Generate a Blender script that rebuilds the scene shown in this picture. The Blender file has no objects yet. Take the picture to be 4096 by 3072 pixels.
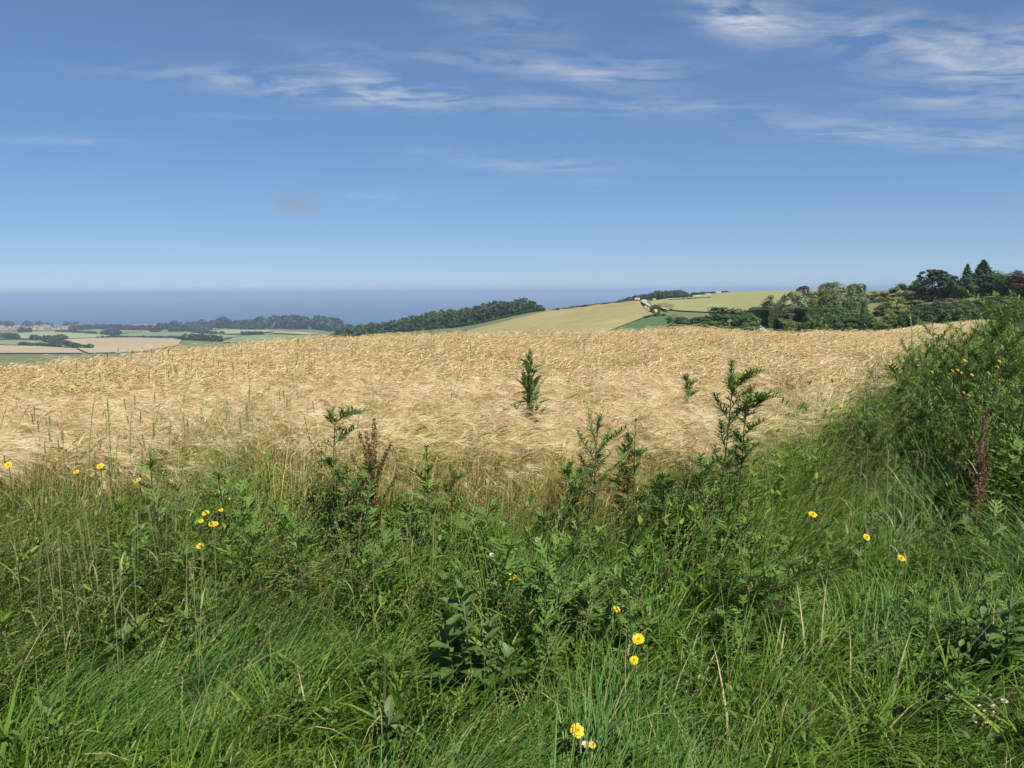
import bpy, math, random
import numpy as np
from mathutils import Vector, Matrix, Euler

SC = bpy.context.scene
COL = SC.collection
rad = math.radians

# ------------------------------------------------------------------ camera
FPX = 803.0                      # focal length in pixels of the 1024 px wide frame
PITCH, ROLL, CAMZ = rad(6.57), rad(0.45), 1.75
CAM = Vector((0, 0, CAMZ))
_f = Vector((0, math.cos(PITCH), -math.sin(PITCH)))
_r0, _u0 = Vector((1, 0, 0)), Vector((0, math.sin(PITCH), math.cos(PITCH)))
_r = _r0 * math.cos(ROLL) - _u0 * math.sin(ROLL)
_u = _u0 * math.cos(ROLL) + _r0 * math.sin(ROLL)
cam_data = bpy.data.cameras.new('camera')
cam = bpy.data.objects.new('camera', cam_data)
COL.objects.link(cam)
cam_data.sensor_fit = 'HORIZONTAL'
cam_data.sensor_width = 36
cam_data.lens = 36 * FPX / 1024
cam_data.clip_start, cam_data.clip_end = 0.05, 120000
m = Matrix((( _r.x, _u.x, -_f.x, 0), (_r.y, _u.y, -_f.y, 0), (_r.z, _u.z, -_f.z, CAMZ), (0, 0, 0, 1)))
cam.matrix_world = m
SC.camera = cam

# ------------------------------------------------------------------ world and sun
SUN_AZ, SUN_EL = rad(150), rad(52)          # azimuth clockwise from the viewing direction (+Y)
SUN_DIR = Vector((math.sin(SUN_AZ) * math.cos(SUN_EL), math.cos(SUN_AZ) * math.cos(SUN_EL), math.sin(SUN_EL)))
world = bpy.data.worlds.new('World')
SC.world = world
world.use_nodes = True
SC.view_settings.view_transform = 'Standard'
SC.view_settings.look = 'None'
SC.view_settings.gamma = 1
SC.view_settings.use_curve_mapping = False
SC.view_settings.exposure = 0.53
SC.render.film_transparent = False
cy = SC.cycles
cy.use_denoising = True
cy.use_adaptive_sampling = True
cy.adaptive_threshold = .025
cy.adaptive_min_samples = 16
cy.max_bounces = 6
cy.diffuse_bounces = 3
cy.glossy_bounces = 2
cy.transmission_bounces = 4
cy.transparent_max_bounces = 8
cy.volume_bounces = 0
cy.caustics_reflective = False
cy.caustics_refractive = False
SKY_STRENGTH = 0.062

sun_data = bpy.data.lights.new('sun', 'SUN')
sun_data.energy = 5.0
sun_data.angle = rad(0.53)
sun_data.color = (1.0, 0.93, 0.82)
sun = bpy.data.objects.new('sun', sun_data)
COL.objects.link(sun)
sun.rotation_euler = SUN_DIR.to_track_quat('Z', 'Y').to_euler()
sun.location = (30, 0, 60)


def ray(sx, sy):
    """direction through a pixel of the 4096 x 3072 photograph"""
    return (_f + _r * ((sx / 4 - 512) / FPX) - _u * ((sy / 4 - 384) / FPX)).normalized()


def nd(nt, typ, **kw):
    n = nt.nodes.new(typ)
    for k, v in kw.items():
        if k == 'ins':
            for i, val in v.items():
                n.inputs[i].default_value = val
        else:
            setattr(n, k, v)
    return n


def math_(nt, op, a, b=None, c=None, clamp=False):
    n = nt.nodes.new('ShaderNodeMath')
    n.operation = op
    n.use_clamp = clamp
    for i, x in enumerate((a, b, c)):
        if x is None:
            continue
        if isinstance(x, (int, float)):
            n.inputs[i].default_value = x
        else:
            nt.links.new(x, n.inputs[i])
    return n.outputs[0]


def build_world():
    nt = world.node_tree
    nt.nodes.clear()
    L = nt.links
    out = nd(nt, 'ShaderNodeOutputWorld')
    bg = nd(nt, 'ShaderNodeBackground')
    bg.inputs['Strength'].default_value = SKY_STRENGTH
    sky = nd(nt, 'ShaderNodeTexSky')
    sky.sky_type = 'NISHITA'
    sky.sun_disc = False
    sky.sun_elevation = SUN_EL
    sky.sun_rotation = SUN_AZ
    sky.altitude = 0
    sky.air_density = 0.6
    sky.dust_density = 0.0
    sky.ozone_density = 6.0
    tc = nd(nt, 'ShaderNodeTexCoord')
    nrm = nd(nt, 'ShaderNodeVectorMath', operation='NORMALIZE')
    L.new(tc.outputs['Generated'], nrm.inputs[0])
    d = nrm.outputs[0]
    # wispy high cloud: stretched noise on a flat layer, gathered where the streaks are
    sep = nd(nt, 'ShaderNodeSeparateXYZ')
    L.new(d, sep.inputs[0])
    zz = math_(nt, 'ADD', math_(nt, 'MAXIMUM', sep.outputs[2], 0.0), 0.10)
    px = math_(nt, 'DIVIDE', sep.outputs[0], zz)
    py = math_(nt, 'DIVIDE', sep.outputs[1], zz)
    comb = nd(nt, 'ShaderNodeCombineXYZ')
    L.new(px, comb.inputs[0]); L.new(py, comb.inputs[1])
    def mapped(rz, sx_, sy_, off=0):
        mp = nd(nt, 'ShaderNodeMapping')
        mp.inputs['Rotation'].default_value = (0, 0, rz)
        mp.inputs['Scale'].default_value = (sx_, sy_, 1)
        mp.inputs['Location'].default_value = (off, off * .7, 0)
        L.new(comb.outputs[0], mp.inputs[0])
        return mp.outputs[0]
    n1 = nd(nt, 'ShaderNodeTexNoise')
    n1.inputs['Scale'].default_value = 1.0
    n1.inputs['Detail'].default_value = 6
    n1.inputs['Roughness'].default_value = 0.62
    n1.inputs['Distortion'].default_value = 0.6
    L.new(mapped(rad(-8), 3.2, 6.0, 3.1), n1.inputs['Vector'])
    n2 = nd(nt, 'ShaderNodeTexNoise')
    n2.inputs['Scale'].default_value = 1.0
    n2.inputs['Detail'].default_value = 3
    L.new(mapped(rad(12), 5.0, 20.0, 9.3), n2.inputs['Vector'])
    fib = math_(nt, 'ADD', math_(nt, 'MULTIPLY', n1.outputs['Fac'], 0.82), math_(nt, 'MULTIPLY', n2.outputs['Fac'], 0.18))
    # (centre x, centre y, half length, half height in photograph pixels, slant, amount)
    blobs = [(1330, 345, 420, 42, 5, .75), (1600, 390, 300, 34, 3, .65), (850, 315, 330, 26, 4, .35),
             (1480, 320, 170, 70, 20, .4),
             (2180, 255, 260, 44, 9, .62), (1780, 225, 190, 26, 8, .4), (2340, 290, 110, 26, 12, .4),
             (2600, 265, 200, 50, 2, .42), (2560, 310, 80, 30, 5, .35),
             (2050, 95, 190, 60, 10, .42), (1750, 34, 70, 14, 8, .3),
             (2980, 60, 150, 62, 14, 1.7), (3370, 130, 220, 42, 9, .7), (3830, 230, 260, 90, 6, .85),
             (3600, 60, 300, 40, 5, .25), (4050, 260, 160, 80, 0, .45),
             (3860, 412, 220, 34, 3, .55), (2430, 405, 330, 44, 1, .42), (2800, 425, 180, 20, 2, .3),
             (2110, 655, 300, 24, 2, .62), (1760, 605, 170, 14, 2, .28), (2390, 728, 100, 12, 2, .25),
             (3420, 510, 330, 36, 5, .42), (3650, 560, 300, 30, 3, .32), (1500, 790, 190, 26, 0, .3),
             (370, 568, 170, 12, 1, .32), (100, 555, 150, 12, 1, .2), (960, 470, 160, 14, 1, .25),
             (4050, 560, 200, 40, 3, .35), (1190, 170, 200, 30, 10, .16)]
    tot = None
    for (cx, cy_, ax, ay, an, s) in blobs:
        c = ray(cx, cy_)
        ex = (_r * math.cos(rad(an)) - _u * math.sin(rad(an)))
        ex = (ex - c * ex.dot(c)).normalized()
        ey = c.cross(ex).normalized()
        mp = nd(nt, 'ShaderNodeMapping', vector_type='TEXTURE')
        mp.inputs['Location'].default_value = c
        mp.inputs['Rotation'].default_value = Matrix((ex, ey, c)).transposed().to_euler('XYZ')
        mp.inputs['Scale'].default_value = (ax / (4 * FPX), ay / (4 * FPX), .4)
        L.new(d, mp.inputs[0])
        q = nd(nt, 'ShaderNodeVectorMath', operation='DOT_PRODUCT')
        L.new(mp.outputs[0], q.inputs[0]); L.new(mp.outputs[0], q.inputs[1])
        g = math_(nt, 'POWER', 0.45, q.outputs['Value'])
        tot = math_(nt, 'MULTIPLY_ADD', g, s, tot if tot is not None else 0.0)
    # everywhere else: the same thin cirrus, sparse
    n3 = nd(nt, 'ShaderNodeTexNoise')
    n3.inputs['Scale'].default_value = 1.0
    n3.inputs['Detail'].default_value = 3
    L.new(mapped(rad(5), .45, .9, 14.2), n3.inputs['Vector'])
    sparse = math_(nt, 'MULTIPLY', math_(nt, 'MULTIPLY_ADD', n3.outputs['Fac'], 5.0, -2.9, clamp=True), 0.10)
    tot = math_(nt, 'ADD', tot, sparse)
    rag = math_(nt, 'MULTIPLY_ADD', fib, 4.6, -1.86, clamp=True)
    cl = math_(nt, 'MULTIPLY', tot, rag)
    cl = math_(nt, 'MULTIPLY', cl, 0.64, clamp=True)
    hsv = nd(nt, 'ShaderNodeHueSaturation')
    hsv.inputs['Saturation'].default_value = 1.15
    hsv.inputs['Value'].default_value = 2.36
    wb = nd(nt, 'ShaderNodeMix', data_type='RGBA', blend_type='MULTIPLY')
    wb.inputs[0].default_value = 1
    L.new(sky.outputs[0], wb.inputs[6])
    wb.inputs[7].default_value = (.77, .93, 1.12, 1)      # the camera's cool white balance
    gm = nd(nt, 'ShaderNodeGamma')
    gm.inputs['Gamma'].default_value = .58
    L.new(wb.outputs[2], gm.inputs[0])
    L.new(gm.outputs[0], hsv.inputs['Color'])
    mix = nd(nt, 'ShaderNodeMix', data_type='RGBA')
    L.new(cl, mix.inputs[0])
    L.new(hsv.outputs[0], mix.inputs[6])
    mix.inputs[7].default_value = (7.0, 7.5, 8.4, 1)
    # one small mauve puff
    c = ray(1195, 810)
    ex = (_r - c * _r.dot(c)).normalized(); ey = c.cross(ex)
    def dot2(vec):
        n = nd(nt, 'ShaderNodeVectorMath', operation='DOT_PRODUCT')
        L.new(d, n.inputs[0]); n.inputs[1].default_value = vec
        return n.outputs['Value']
    n4 = nd(nt, 'ShaderNodeTexNoise')
    n4.inputs['Scale'].default_value = 60
    n4.inputs['Detail'].default_value = 5
    L.new(d, n4.inputs['Vector'])
    u, v = dot2(ex * (4 * FPX / 95)), dot2(ey * (4 * FPX / 46))
    q = math_(nt, 'ADD', math_(nt, 'MULTIPLY', u, u), math_(nt, 'MULTIPLY', v, v))
    q = math_(nt, 'ADD', q, math_(nt, 'MULTIPLY_ADD', n4.outputs['Fac'], 2.4, -1.2))
    pf = math_(nt, 'MULTIPLY', math_(nt, 'MULTIPLY_ADD', q, -0.75, 1.0, clamp=True), math_(nt, 'GREATER_THAN', dot2(c), 0.0))
    mix2 = nd(nt, 'ShaderNodeMix', data_type='RGBA')
    L.new(math_(nt, 'MULTIPLY', pf, 0.42), mix2.inputs[0])
    L.new(mix.outputs[2], mix2.inputs[6])
    mix2.inputs[7].default_value = (3.5, 3.75, 4.9, 1)
    L.new(mix2.outputs[2], bg.inputs[0])
    L.new(bg.outputs[0], out.inputs[0])


build_world()
world.cycles.sampling_method = 'MANUAL'
world.cycles.sample_map_resolution = 512

# ------------------------------------------------------------------ terrain
def az_of(sx):
    d = ray(sx, 1166 - (sx - 2048) * .0079)
    return math.atan2(d.x, d.y)


def z_at(sx, sy, d):
    r_ = ray(sx, sy)
    return CAMZ + d * r_.z / math.hypot(r_.x, r_.y)


def point(sx, sy, d):
    r_ = ray(sx, sy)
    k = d / math.hypot(r_.x, r_.y)
    return Vector((r_.x * k, r_.y * k, CAMZ + r_.z * k))


BARLEY_H = 0.76
# column: [(distance, height)] ; 'y' entries are photograph rows turned into heights
def col_(sx, near, far):
    prof = list(near) + [(d, z_at(sx, y, d)) for d, y in far]
    return az_of(sx), prof


COLS = [
    (-math.pi, [(0, 0), (60, 0), (1000, 8), (9000, 10)]),
    (rad(-100), [(0, 0), (14, -.1), (60, -2), (600, -30), (3000, -90), (9000, -100)]),
    (rad(-60), [(0, 0), (12, -.03), (16, -.25), (40, -3), (150, -14), (600, -48), (1300, -76), (2600, -104), (3000, -117), (3300, -126), (9000, -130)]),
    col_(0, [(0, 0), (11, 0), (14.5, -.06), (20, -.75), (40, -3.2), (150, -15), (600, -49)],
         [(1000, 1402), (1300, 1376), (1700, 1352), (2300, 1327), (2750, 1314), (3050, 1308)]) ,
    col_(700, [(0, 0), (12, 0), (17, -.05), (23, -.6), (40, -2.8), (150, -14), (600, -46), (900, -61)],
         [(1100, 1368), (1500, 1348), (2000, 1327), (2600, 1311), (3050, 1304)]),
    col_(1250, [(0, 0), (14, 0), (19.5, -.05), (26, -.55), (45, -2.8), (150, -12), (500, -36), (900, -56)],
         [(1500, 1324), (2000, 1316), (2500, 1309), (3050, 1301)]),
    col_(1500, [(0, 0), (14, 0), (19.5, -.03), (26, -.5), (45, -2.6), (150, -11), (350, -22)],
         [(520, 1336), (650, 1332), (800, 1345)]),
    col_(1800, [(0, 0), (14, 0), (19.5, -.03), (26, -.5), (45, -2.6), (150, -10.5), (280, -16)],
         [(430, 1330), (500, 1308), (650, 1322), (900, 1345)]),
    col_(2170, [(0, 0), (14, 0), (19.5, -.04), (26, -.55), (45, -2.8), (150, -9.5)],
         [(260, 1346), (330, 1300), (400, 1263), (470, 1241), (500, 1239), (560, 1262), (700, 1330)]),
    col_(2550, [(0, 0), (15, 0), (20, .05), (26, -.4), (45, -2.5), (120, -7)],
         [(230, 1334), (280, 1292), (350, 1240), (420, 1207), (470, 1202), (600, 1200), (700, 1215), (900, 1290)]),
    col_(2750, [(0, 0), (15, 0), (20, .12), (26, -.3), (45, -2.4), (120, -6)],
         [(200, 1335), (270, 1280), (350, 1243), (420, 1226), (520, 1203), (700, 1186), (800, 1184), (1000, 1215)]),
    col_(2900, [(0, 0), (15, 0), (20, .02), (26, -.4), (45, -2.3), (100, -5)],
         [(150, 1338), (250, 1285), (400, 1236), (520, 1204), (700, 1180), (860, 1170), (950, 1172), (1200, 1190)]),
    col_(3100, [(0, 0), (15, 0), (20, -.03), (26, -.42), (45, -2.0), (100, -4.6)],
         [(140, 1330), (170, 1300), (260, 1250), (400, 1215), (600, 1180), (800, 1164), (900, 1165), (1200, 1185)]),
    col_(3300, [(0, 0), (15, 0), (20, -.05), (30, -.5), (60, -2.5), (100, -4.2)],
         [(130, 1322), (170, 1270), (260, 1226), (400, 1195), (600, 1172), (760, 1163), (900, 1166)]),
    col_(3500, [(0, 0), (15, 0), (25, -.25), (42, -1.15), (60, -2.2), (90, -3.4)],
         [(120, 1310), (170, 1250), (260, 1200), (400, 1175), (600, 1165), (800, 1163)]),
    col_(3700, [(0, 0), (15, 0), (30, -.35), (55, -1.28), (75, -2.2)],
         [(110, 1300), (170, 1225), (260, 1175), (400, 1160), (800, 1156)]),
    col_(3950, [(0, 0), (5, 0.08), (15, 0.05), (30, -.3), (65, -1.25), (80, -1.9)],
         [(110, 1275), (170, 1200), (260, 1150), (400, 1140), (800, 1140)]),
    col_(4300, [(0, 0), (4, .1), (7, .42), (15, .35), (30, -.1), (65, -1.1), (80, -1.5)],
         [(110, 1250), (170, 1180), (260, 1130), (400, 1120), (800, 1120)]),
    (rad(60), [(0, 0), (4, .05), (7, .45), (30, .5), (80, 0), (200, 4), (800, 12), (9000, 13)]),
    (rad(100), [(0, 0), (4, 0), (30, .4), (80, .5), (200, 4), (800, 12), (9000, 13)]),
    (math.pi, [(0, 0), (60, 0), (1000, 8), (9000, 10)]),
]
SEA_Z = -120.0
RINGS = np.unique(np.concatenate([[0, .4], np.linspace(.8, 8, 26), np.geomspace(8, 60, 60), np.geomspace(60, 1200, 130), np.geomspace(1200, 3600, 60), [4500, 6000, 9000]]))
_az = np.array([c[0] for c in COLS])
_prof = []
for a, p in COLS:
    p = list(p)
    last = p[-1]
    sea = (a > rad(-50) and a < rad(12))
    if sea:
        dmax = last[0]
        if dmax < 1400:
            p += [(dmax + 700, min(last[1] - 45, -70)), (2300, -112), (2900, -126), (9000, -130)]
        else:
            p += [(3250, -118.8), (3450, -126), (9000, -130)]
    elif last[0] < 1500:
        p += [(2000, min(last[1] - 10, -10)), (4000, -60), (9000, -80)] if a < rad(35) else [(9000, min(last[1] + 2, 13))]
    dd, zz_ = zip(*p)
    _prof.append(np.interp(np.log(RINGS + 2), np.log(np.array(dd) + 2), zz_))
_prof = np.array(_prof)
# soften the corners of the profiles beyond the barley crest
_k = np.array([1, 2, 1]) / 4
_sm = _prof.copy()
for _ in range(3):
    _sm[:, 1:-1] = _sm[:, :-2] * .25 + _sm[:, 1:-1] * .5 + _sm[:, 2:] * .25
_prof = _sm
_rng0 = np.random.default_rng(5)
_wv = [(_rng0.uniform(-1, 1), _rng0.uniform(-1, 1), _rng0.uniform(0, 6.28)) for _ in range(8)]


def wave(x, y, scale, k0=0):
    s = 0
    for i, (a, b, c) in enumerate(_wv):
        s = s + np.sin((x * a + y * b) * 3.2 / scale * (1 + .17 * i) + c + k0 * 1.7 * (i + 1))
    return s / 4.0            # about -1 .. 1


def Zv(x, y):
    x = np.asarray(x, float); y = np.asarray(y, float)
    d = np.hypot(x, y); a = np.arctan2(x, y)
    i = np.clip(np.searchsorted(_az, a) - 1, 0, len(_az) - 2)
    t = (a - _az[i]) / (_az[i + 1] - _az[i])
    t = np.clip(t, 0, 1)
    t = t * t * (3 - 2 * t) * .5 + t * .5
    j = np.clip(np.searchsorted(RINGS, d) - 1, 0, len(RINGS) - 2)
    s = np.clip((d - RINGS[j]) / (RINGS[j + 1] - RINGS[j]), 0, 1)
    z0 = _prof[i, j] * (1 - s) + _prof[i, j + 1] * s
    z1 = _prof[i + 1, j] * (1 - s) + _prof[i + 1, j + 1] * s
    z = z0 * (1 - t) + z1 * t
    return z + 0.035 * wave(x, y, 2.3) * np.clip(d / 4, 0, 1) + np.clip((d - 150) / 1500, 0, 1) * 1.6 * wave(x, y, 260, 1)


def Z(x, y):
    return float(Zv(x, y))


def ground_hit(sx, sy, h=0.0, dmin=1.2, dmax=5000):
    """where the ray through a photograph pixel comes down to h above the ground"""
    r_ = ray(sx, sy)
    k = math.hypot(r_.x, r_.y)
    ds = np.geomspace(dmin, dmax, 900)
    X, Y = r_.x / k * ds, r_.y / k * ds
    g = CAMZ + r_.z / k * ds - Zv(X, Y) - h
    idx = np.nonzero(g <= 0)[0]
    if len(idx) == 0:
        d = dmax
    else:
        i = idx[0]
        if i == 0:
            d = dmin
        else:
            d = ds[i - 1] + (ds[i] - ds[i - 1]) * g[i - 1] / (g[i - 1] - g[i])
    x, y = r_.x / k * d, r_.y / k * d
    return Vector((x, y, Z(x, y)))


# distance at which the barley begins, by direction
EDGE_A = np.array([rad(-90), az_of(0), az_of(700), az_of(1400), az_of(2000), az_of(2500), az_of(2850), az_of(3100), az_of(3350), az_of(3520), az_of(3680), az_of(3830), az_of(3960), az_of(4050), rad(60)])
EDGE_D = np.array([5.5, 5.3, 5.2, 5.0, 4.9, 5.0, 5.3, 6.2, 7.6, 10.0, 15.0, 28.0, 75.0, 400., 900.])


def edge_dist(x, y):
    return np.interp(np.arctan2(x, y), EDGE_A, EDGE_D)


# ------------------------------------------------------------------ mesh helpers
class MB:
    def __init__(s):
        s.v, s.f, s.t, s.m = [], [], [], []

    def add(s, verts, faces, tint=.5, mat=0):
        o = len(s.v)
        s.v.extend([tuple(p) for p in verts])
        s.f.extend([tuple(i + o for i in f) for f in faces])
        if np.ndim(tint) == 0:
            s.t.extend([float(tint)] * len(verts))
        else:
            s.t.extend([float(q) for q in tint])
        s.m.extend([mat] * len(faces))

    def ribbon(s, pts, widths, side, tint=.5, mat=0):
        v = []
        n = len(pts)
        for p, w in zip(pts, widths):
            v.append((p[0] - side[0] * w / 2, p[1] - side[1] * w / 2, p[2] - side[2] * w / 2))
            v.append((p[0] + side[0] * w / 2, p[1] + side[1] * w / 2, p[2] + side[2] * w / 2))
        s.add(v, [(2 * i, 2 * i + 1, 2 * i + 3, 2 * i + 2) for i in range(n - 1)], tint, mat)

    def tube(s, pts, radii, sides=5, tint=.5, mat=0, cap=True):
        v, f = [], []
        n = len(pts)
        pts = [Vector(p) for p in pts]
        for i in range(n):
            t = (pts[min(i + 1, n - 1)] - pts[max(i - 1, 0)])
            t = t.normalized() if t.length > 1e-9 else Vector((0, 0, 1))
            a = t.cross(Vector((0.31, .95, .05)))
            a = a.normalized() if a.length > 1e-4 else Vector((1, 0, 0))
            b = t.cross(a)
            for k in range(sides):
                q = 2 * math.pi * k / sides
                v.append(pts[i] + (a * math.cos(q) + b * math.sin(q)) * radii[i])
        for i in range(n - 1):
            for k in range(sides):
                f.append((i * sides + k, i * sides + (k + 1) % sides, (i + 1) * sides + (k + 1) % sides, (i + 1) * sides + k))
        if cap:
            f.append(tuple(range((n - 1) * sides, n * sides)))
            f.append(tuple(range(sides - 1, -1, -1)))
        s.add(v, f, tint, mat)

    def leaf(s, base, d, up, length, width, tint=.5, mat=0, seg=4, droop=.3, fold=.25, lobes=0, lob=.5, shape=0.0, curl=0):
        """a leaf blade: left edge, midrib, right edge; lobes > 0 cuts the edge"""
        base = Vector(base); d = Vector(d).normalized()
        sd = d.cross(Vector(up))
        sd = sd.normalized() if sd.length > 1e-4 else Vector((1, 0, 0))
        nrm = sd.cross(d).normalized()
        n = max(seg, lobes * 2) if lobes else seg
        v, f = [], []
        for i in range(n + 1):
            t = i / n
            prof = math.sin(math.pi * min(1, (t * .92 + .05)) ** (0.8 + shape)) ** .9
            w = width / 2 * prof
            if lobes and i % 2 == 1:
                w *= lob
            if i == n:
                w = width * .02
            c = base + d * (length * t) + nrm * (length * (curl * t - droop * t * t))
            v.append(c - sd * w + nrm * (fold * w) + d * (w * .25 * (lobes > 0)))
            v.append(c)
            v.append(c + sd * w + nrm * (fold * w) + d * (w * .25 * (lobes > 0)))
        for i in range(n):
            f.append((3 * i, 3 * i + 1, 3 * i + 4, 3 * i + 3))
            f.append((3 * i + 1, 3 * i + 2, 3 * i + 5, 3 * i + 4))
        s.add(v, f, tint, mat)

    def box(s, c, size, rz=0, tint=.5, mat=0):
        cx, cy_, cz = c
        x, y, z = size[0] / 2, size[1] / 2, size[2] / 2
        R = Matrix.Rotation(rz, 3, 'Z')
        v = [Vector((cx, cy_, cz)) + R @ Vector((a * x, b * y, e * z)) for a in (-1, 1) for b in (-1, 1) for e in (-1, 1)]
        s.add(v, [(0, 1, 3, 2), (4, 6, 7, 5), (0, 4, 5, 1), (2, 3, 7, 6), (0, 2, 6, 4), (1, 5, 7, 3)], tint, mat)

    def mesh(s, name, mats, smooth=False):
        me = bpy.data.meshes.new(name)
        me.from_pydata(s.v, [], s.f)
        for mt in mats:
            me.materials.append(mt)
        if len(mats) > 1:
            me.polygons.foreach_set('material_index', np.array(s.m, dtype=np.int32))
        at = me.attributes.new('tint', 'FLOAT', 'POINT')
        at.data.foreach_set('value', np.array(s.t, dtype=np.float32))
        if smooth:
            me.polygons.foreach_set('use_smooth', np.ones(len(me.polygons), dtype=bool))
        me.update()
        return me


def link(name, me, parent=None):
    o = bpy.data.objects.new(name, me)
    COL.objects.link(o)
    if parent is not None:
        o.parent = parent
    return o


def part(name, mb, mats, parent=None, smooth=False):
    return link(name, mb.mesh(name, mats if isinstance(mats, (list, tuple)) else [mats], smooth), parent)


def tag(o, label=None, cat=None, group=None, kind=None):
    if label:
        o['label'] = label
    if cat:
        o['category'] = cat
    if group:
        o['group'] = group
    if kind:
        o['kind'] = kind
    return o


def empty(name, loc=(0, 0, 0), rz=0, label=None, cat=None, group=None):
    o = bpy.data.objects.new(name, None)
    o.empty_display_size = .1
    COL.objects.link(o)
    o.location = loc
    o.rotation_euler = (0, 0, rz)
    return tag(o, label, cat, group)


def copy_tree(o, parent=None):
    c = o.copy()
    COL.objects.link(c)
    c.parent = parent
    for ch in CHILD.get(o.name, []):
        k = copy_tree(ch, c)
        CHILD.setdefault(c.name, []).append(k)
    return c


CHILD = {}


def adopt(root):
    """remember the children of a prototype (bpy's own .children scans the whole file)"""
    CHILD[root.name] = list(root.children)
    for c in CHILD[root.name]:
        adopt(c)


# ------------------------------------------------------------------ materials
def ramp(nt, fac, stops):
    r_ = nd(nt, 'ShaderNodeValToRGB')
    e = r_.color_ramp.elements
    while len(e) < len(stops):
        e.new(.5)
    for el, (p, c) in zip(e, stops):
        el.position = p
        el.color = (*c, 1)
    nt.links.new(fac, r_.inputs[0])
    return r_.outputs[0]


def new_mat(name):
    mt = bpy.data.materials.new(name)
    mt.use_nodes = True
    nt = mt.node_tree
    nt.nodes.clear()
    return mt, nt, nd(nt, 'ShaderNodeOutputMaterial')


def foliage(name, stops, rough=.55, spec=.35, trans=.3, patch=0.0, patch_scale=.8, inst=.25, tint_w=.75, objcol=False, tcol=(1.15, 1.1, .55), detail=0.0):
    mt, nt, out = new_mat(name)
    L = nt.links
    at = nd(nt, 'ShaderNodeAttribute', attribute_name='tint')
    oi = nd(nt, 'ShaderNodeObjectInfo')
    fac = math_(nt, 'MULTIPLY', at.outputs['Fac'], tint_w)
    fac = math_(nt, 'MULTIPLY_ADD', oi.outputs['Random'], inst, fac)
    if patch:
        geo = nd(nt, 'ShaderNodeNewGeometry')
        nz = nd(nt, 'ShaderNodeTexNoise')
        nz.inputs['Scale'].default_value = patch_scale
        nz.inputs['Detail'].default_value = 2.5
        L.new(geo.outputs['Position'], nz.inputs['Vector'])
        fac = math_(nt, 'ADD', fac, math_(nt, 'MULTIPLY_ADD', nz.outputs['Fac'], patch * 2, -patch))
    col = ramp(nt, fac, stops)
    if objcol:
        mx = nd(nt, 'ShaderNodeMix', data_type='RGBA', blend_type='MULTIPLY')
        mx.inputs[0].default_value = 1
        L.new(col, mx.inputs[6]); L.new(oi.outputs['Color'], mx.inputs[7])
        col = mx.outputs[2]
    p = nd(nt, 'ShaderNodeBsdfPrincipled')
    p.inputs['Roughness'].default_value = rough
    p.inputs['Specular IOR Level'].default_value = spec
    L.new(col, p.inputs['Base Color'])
    if trans:
        tr = nd(nt, 'ShaderNodeBsdfTranslucent')
        mc = nd(nt, 'ShaderNodeMix', data_type='RGBA', blend_type='MULTIPLY')
        mc.inputs[0].default_value = 1
        L.new(col, mc.inputs[6]); mc.inputs[7].default_value = (*tcol, 1)
        L.new(mc.outputs[2], tr.inputs[0])
        ms = nd(nt, 'ShaderNodeMixShader')
        ms.inputs[0].default_value = trans
        L.new(p.outputs[0], ms.inputs[1]); L.new(tr.outputs[0], ms.inputs[2])
        L.new(ms.outputs[0], out.inputs[0])
    else:
        L.new(p.outputs[0], out.inputs[0])
    return mt


def ground_mat(name, stops, scales=((.02, .5), (.6, .3), (9, .2)), rough=.95, bump=0.0, stripes=None):
    mt, nt, out = new_mat(name)
    L = nt.links
    geo = nd(nt, 'ShaderNodeNewGeometry')
    fac = None
    for sc, w in scales:
        nz = nd(nt, 'ShaderNodeTexNoise')
        nz.inputs['Scale'].default_value = sc
        nz.inputs['Detail'].default_value = 5
        nz.inputs['Roughness'].default_value = .6
        L.new(geo.outputs['Position'], nz.inputs['Vector'])
        t = math_(nt, 'MULTIPLY', math_(nt, 'MULTIPLY_ADD', nz.outputs['Fac'], 2.2, -.6), w)
        fac = t if fac is None else math_(nt, 'ADD', fac, t)
    if stripes:
        rz, width, amount = stripes
        mp = nd(nt, 'ShaderNodeMapping')
        mp.inputs['Rotation'].default_value = (0, 0, rz)
        L.new(geo.outputs['Position'], mp.inputs[0])
        wv = nd(nt, 'ShaderNodeTexWave')
        wv.inputs['Scale'].default_value = 1 / width
        wv.inputs['Distortion'].default_value = 2.5
        wv.inputs['Detail'].default_value = 2
        wv.inputs['Detail Scale'].default_value = .4
        L.new(mp.outputs[0], wv.inputs[0])
        fac = math_(nt, 'ADD', fac, math_(nt, 'MULTIPLY_ADD', wv.outputs['Fac'], amount * 2, -amount))
    col = ramp(nt, fac, stops)
    p = nd(nt, 'ShaderNodeBsdfPrincipled')
    p.inputs['Roughness'].default_value = rough
    p.inputs['Specular IOR Level'].default_value = .15
    L.new(col, p.inputs['Base Color'])
    if bump:
        bp = nd(nt, 'ShaderNodeBump')
        bp.inputs['Strength'].default_value = bump
        bp.inputs['Distance'].default_value = .3
        L.new(fac, bp.inputs['Height'])
        L.new(bp.outputs[0], p.inputs['Normal'])
    L.new(p.outputs[0], out.inputs[0])
    return mt


def plain(name, col, rough=.8, var=.15, scale=3.0, spec=.25):
    c = np.array(col)
    return ground_mat(name, [(0.1, tuple(c * (1 - var))), (.9, tuple(np.minimum(c * (1 + var), .9)))], scales=((scale, 1.0),), rough=rough)


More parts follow.
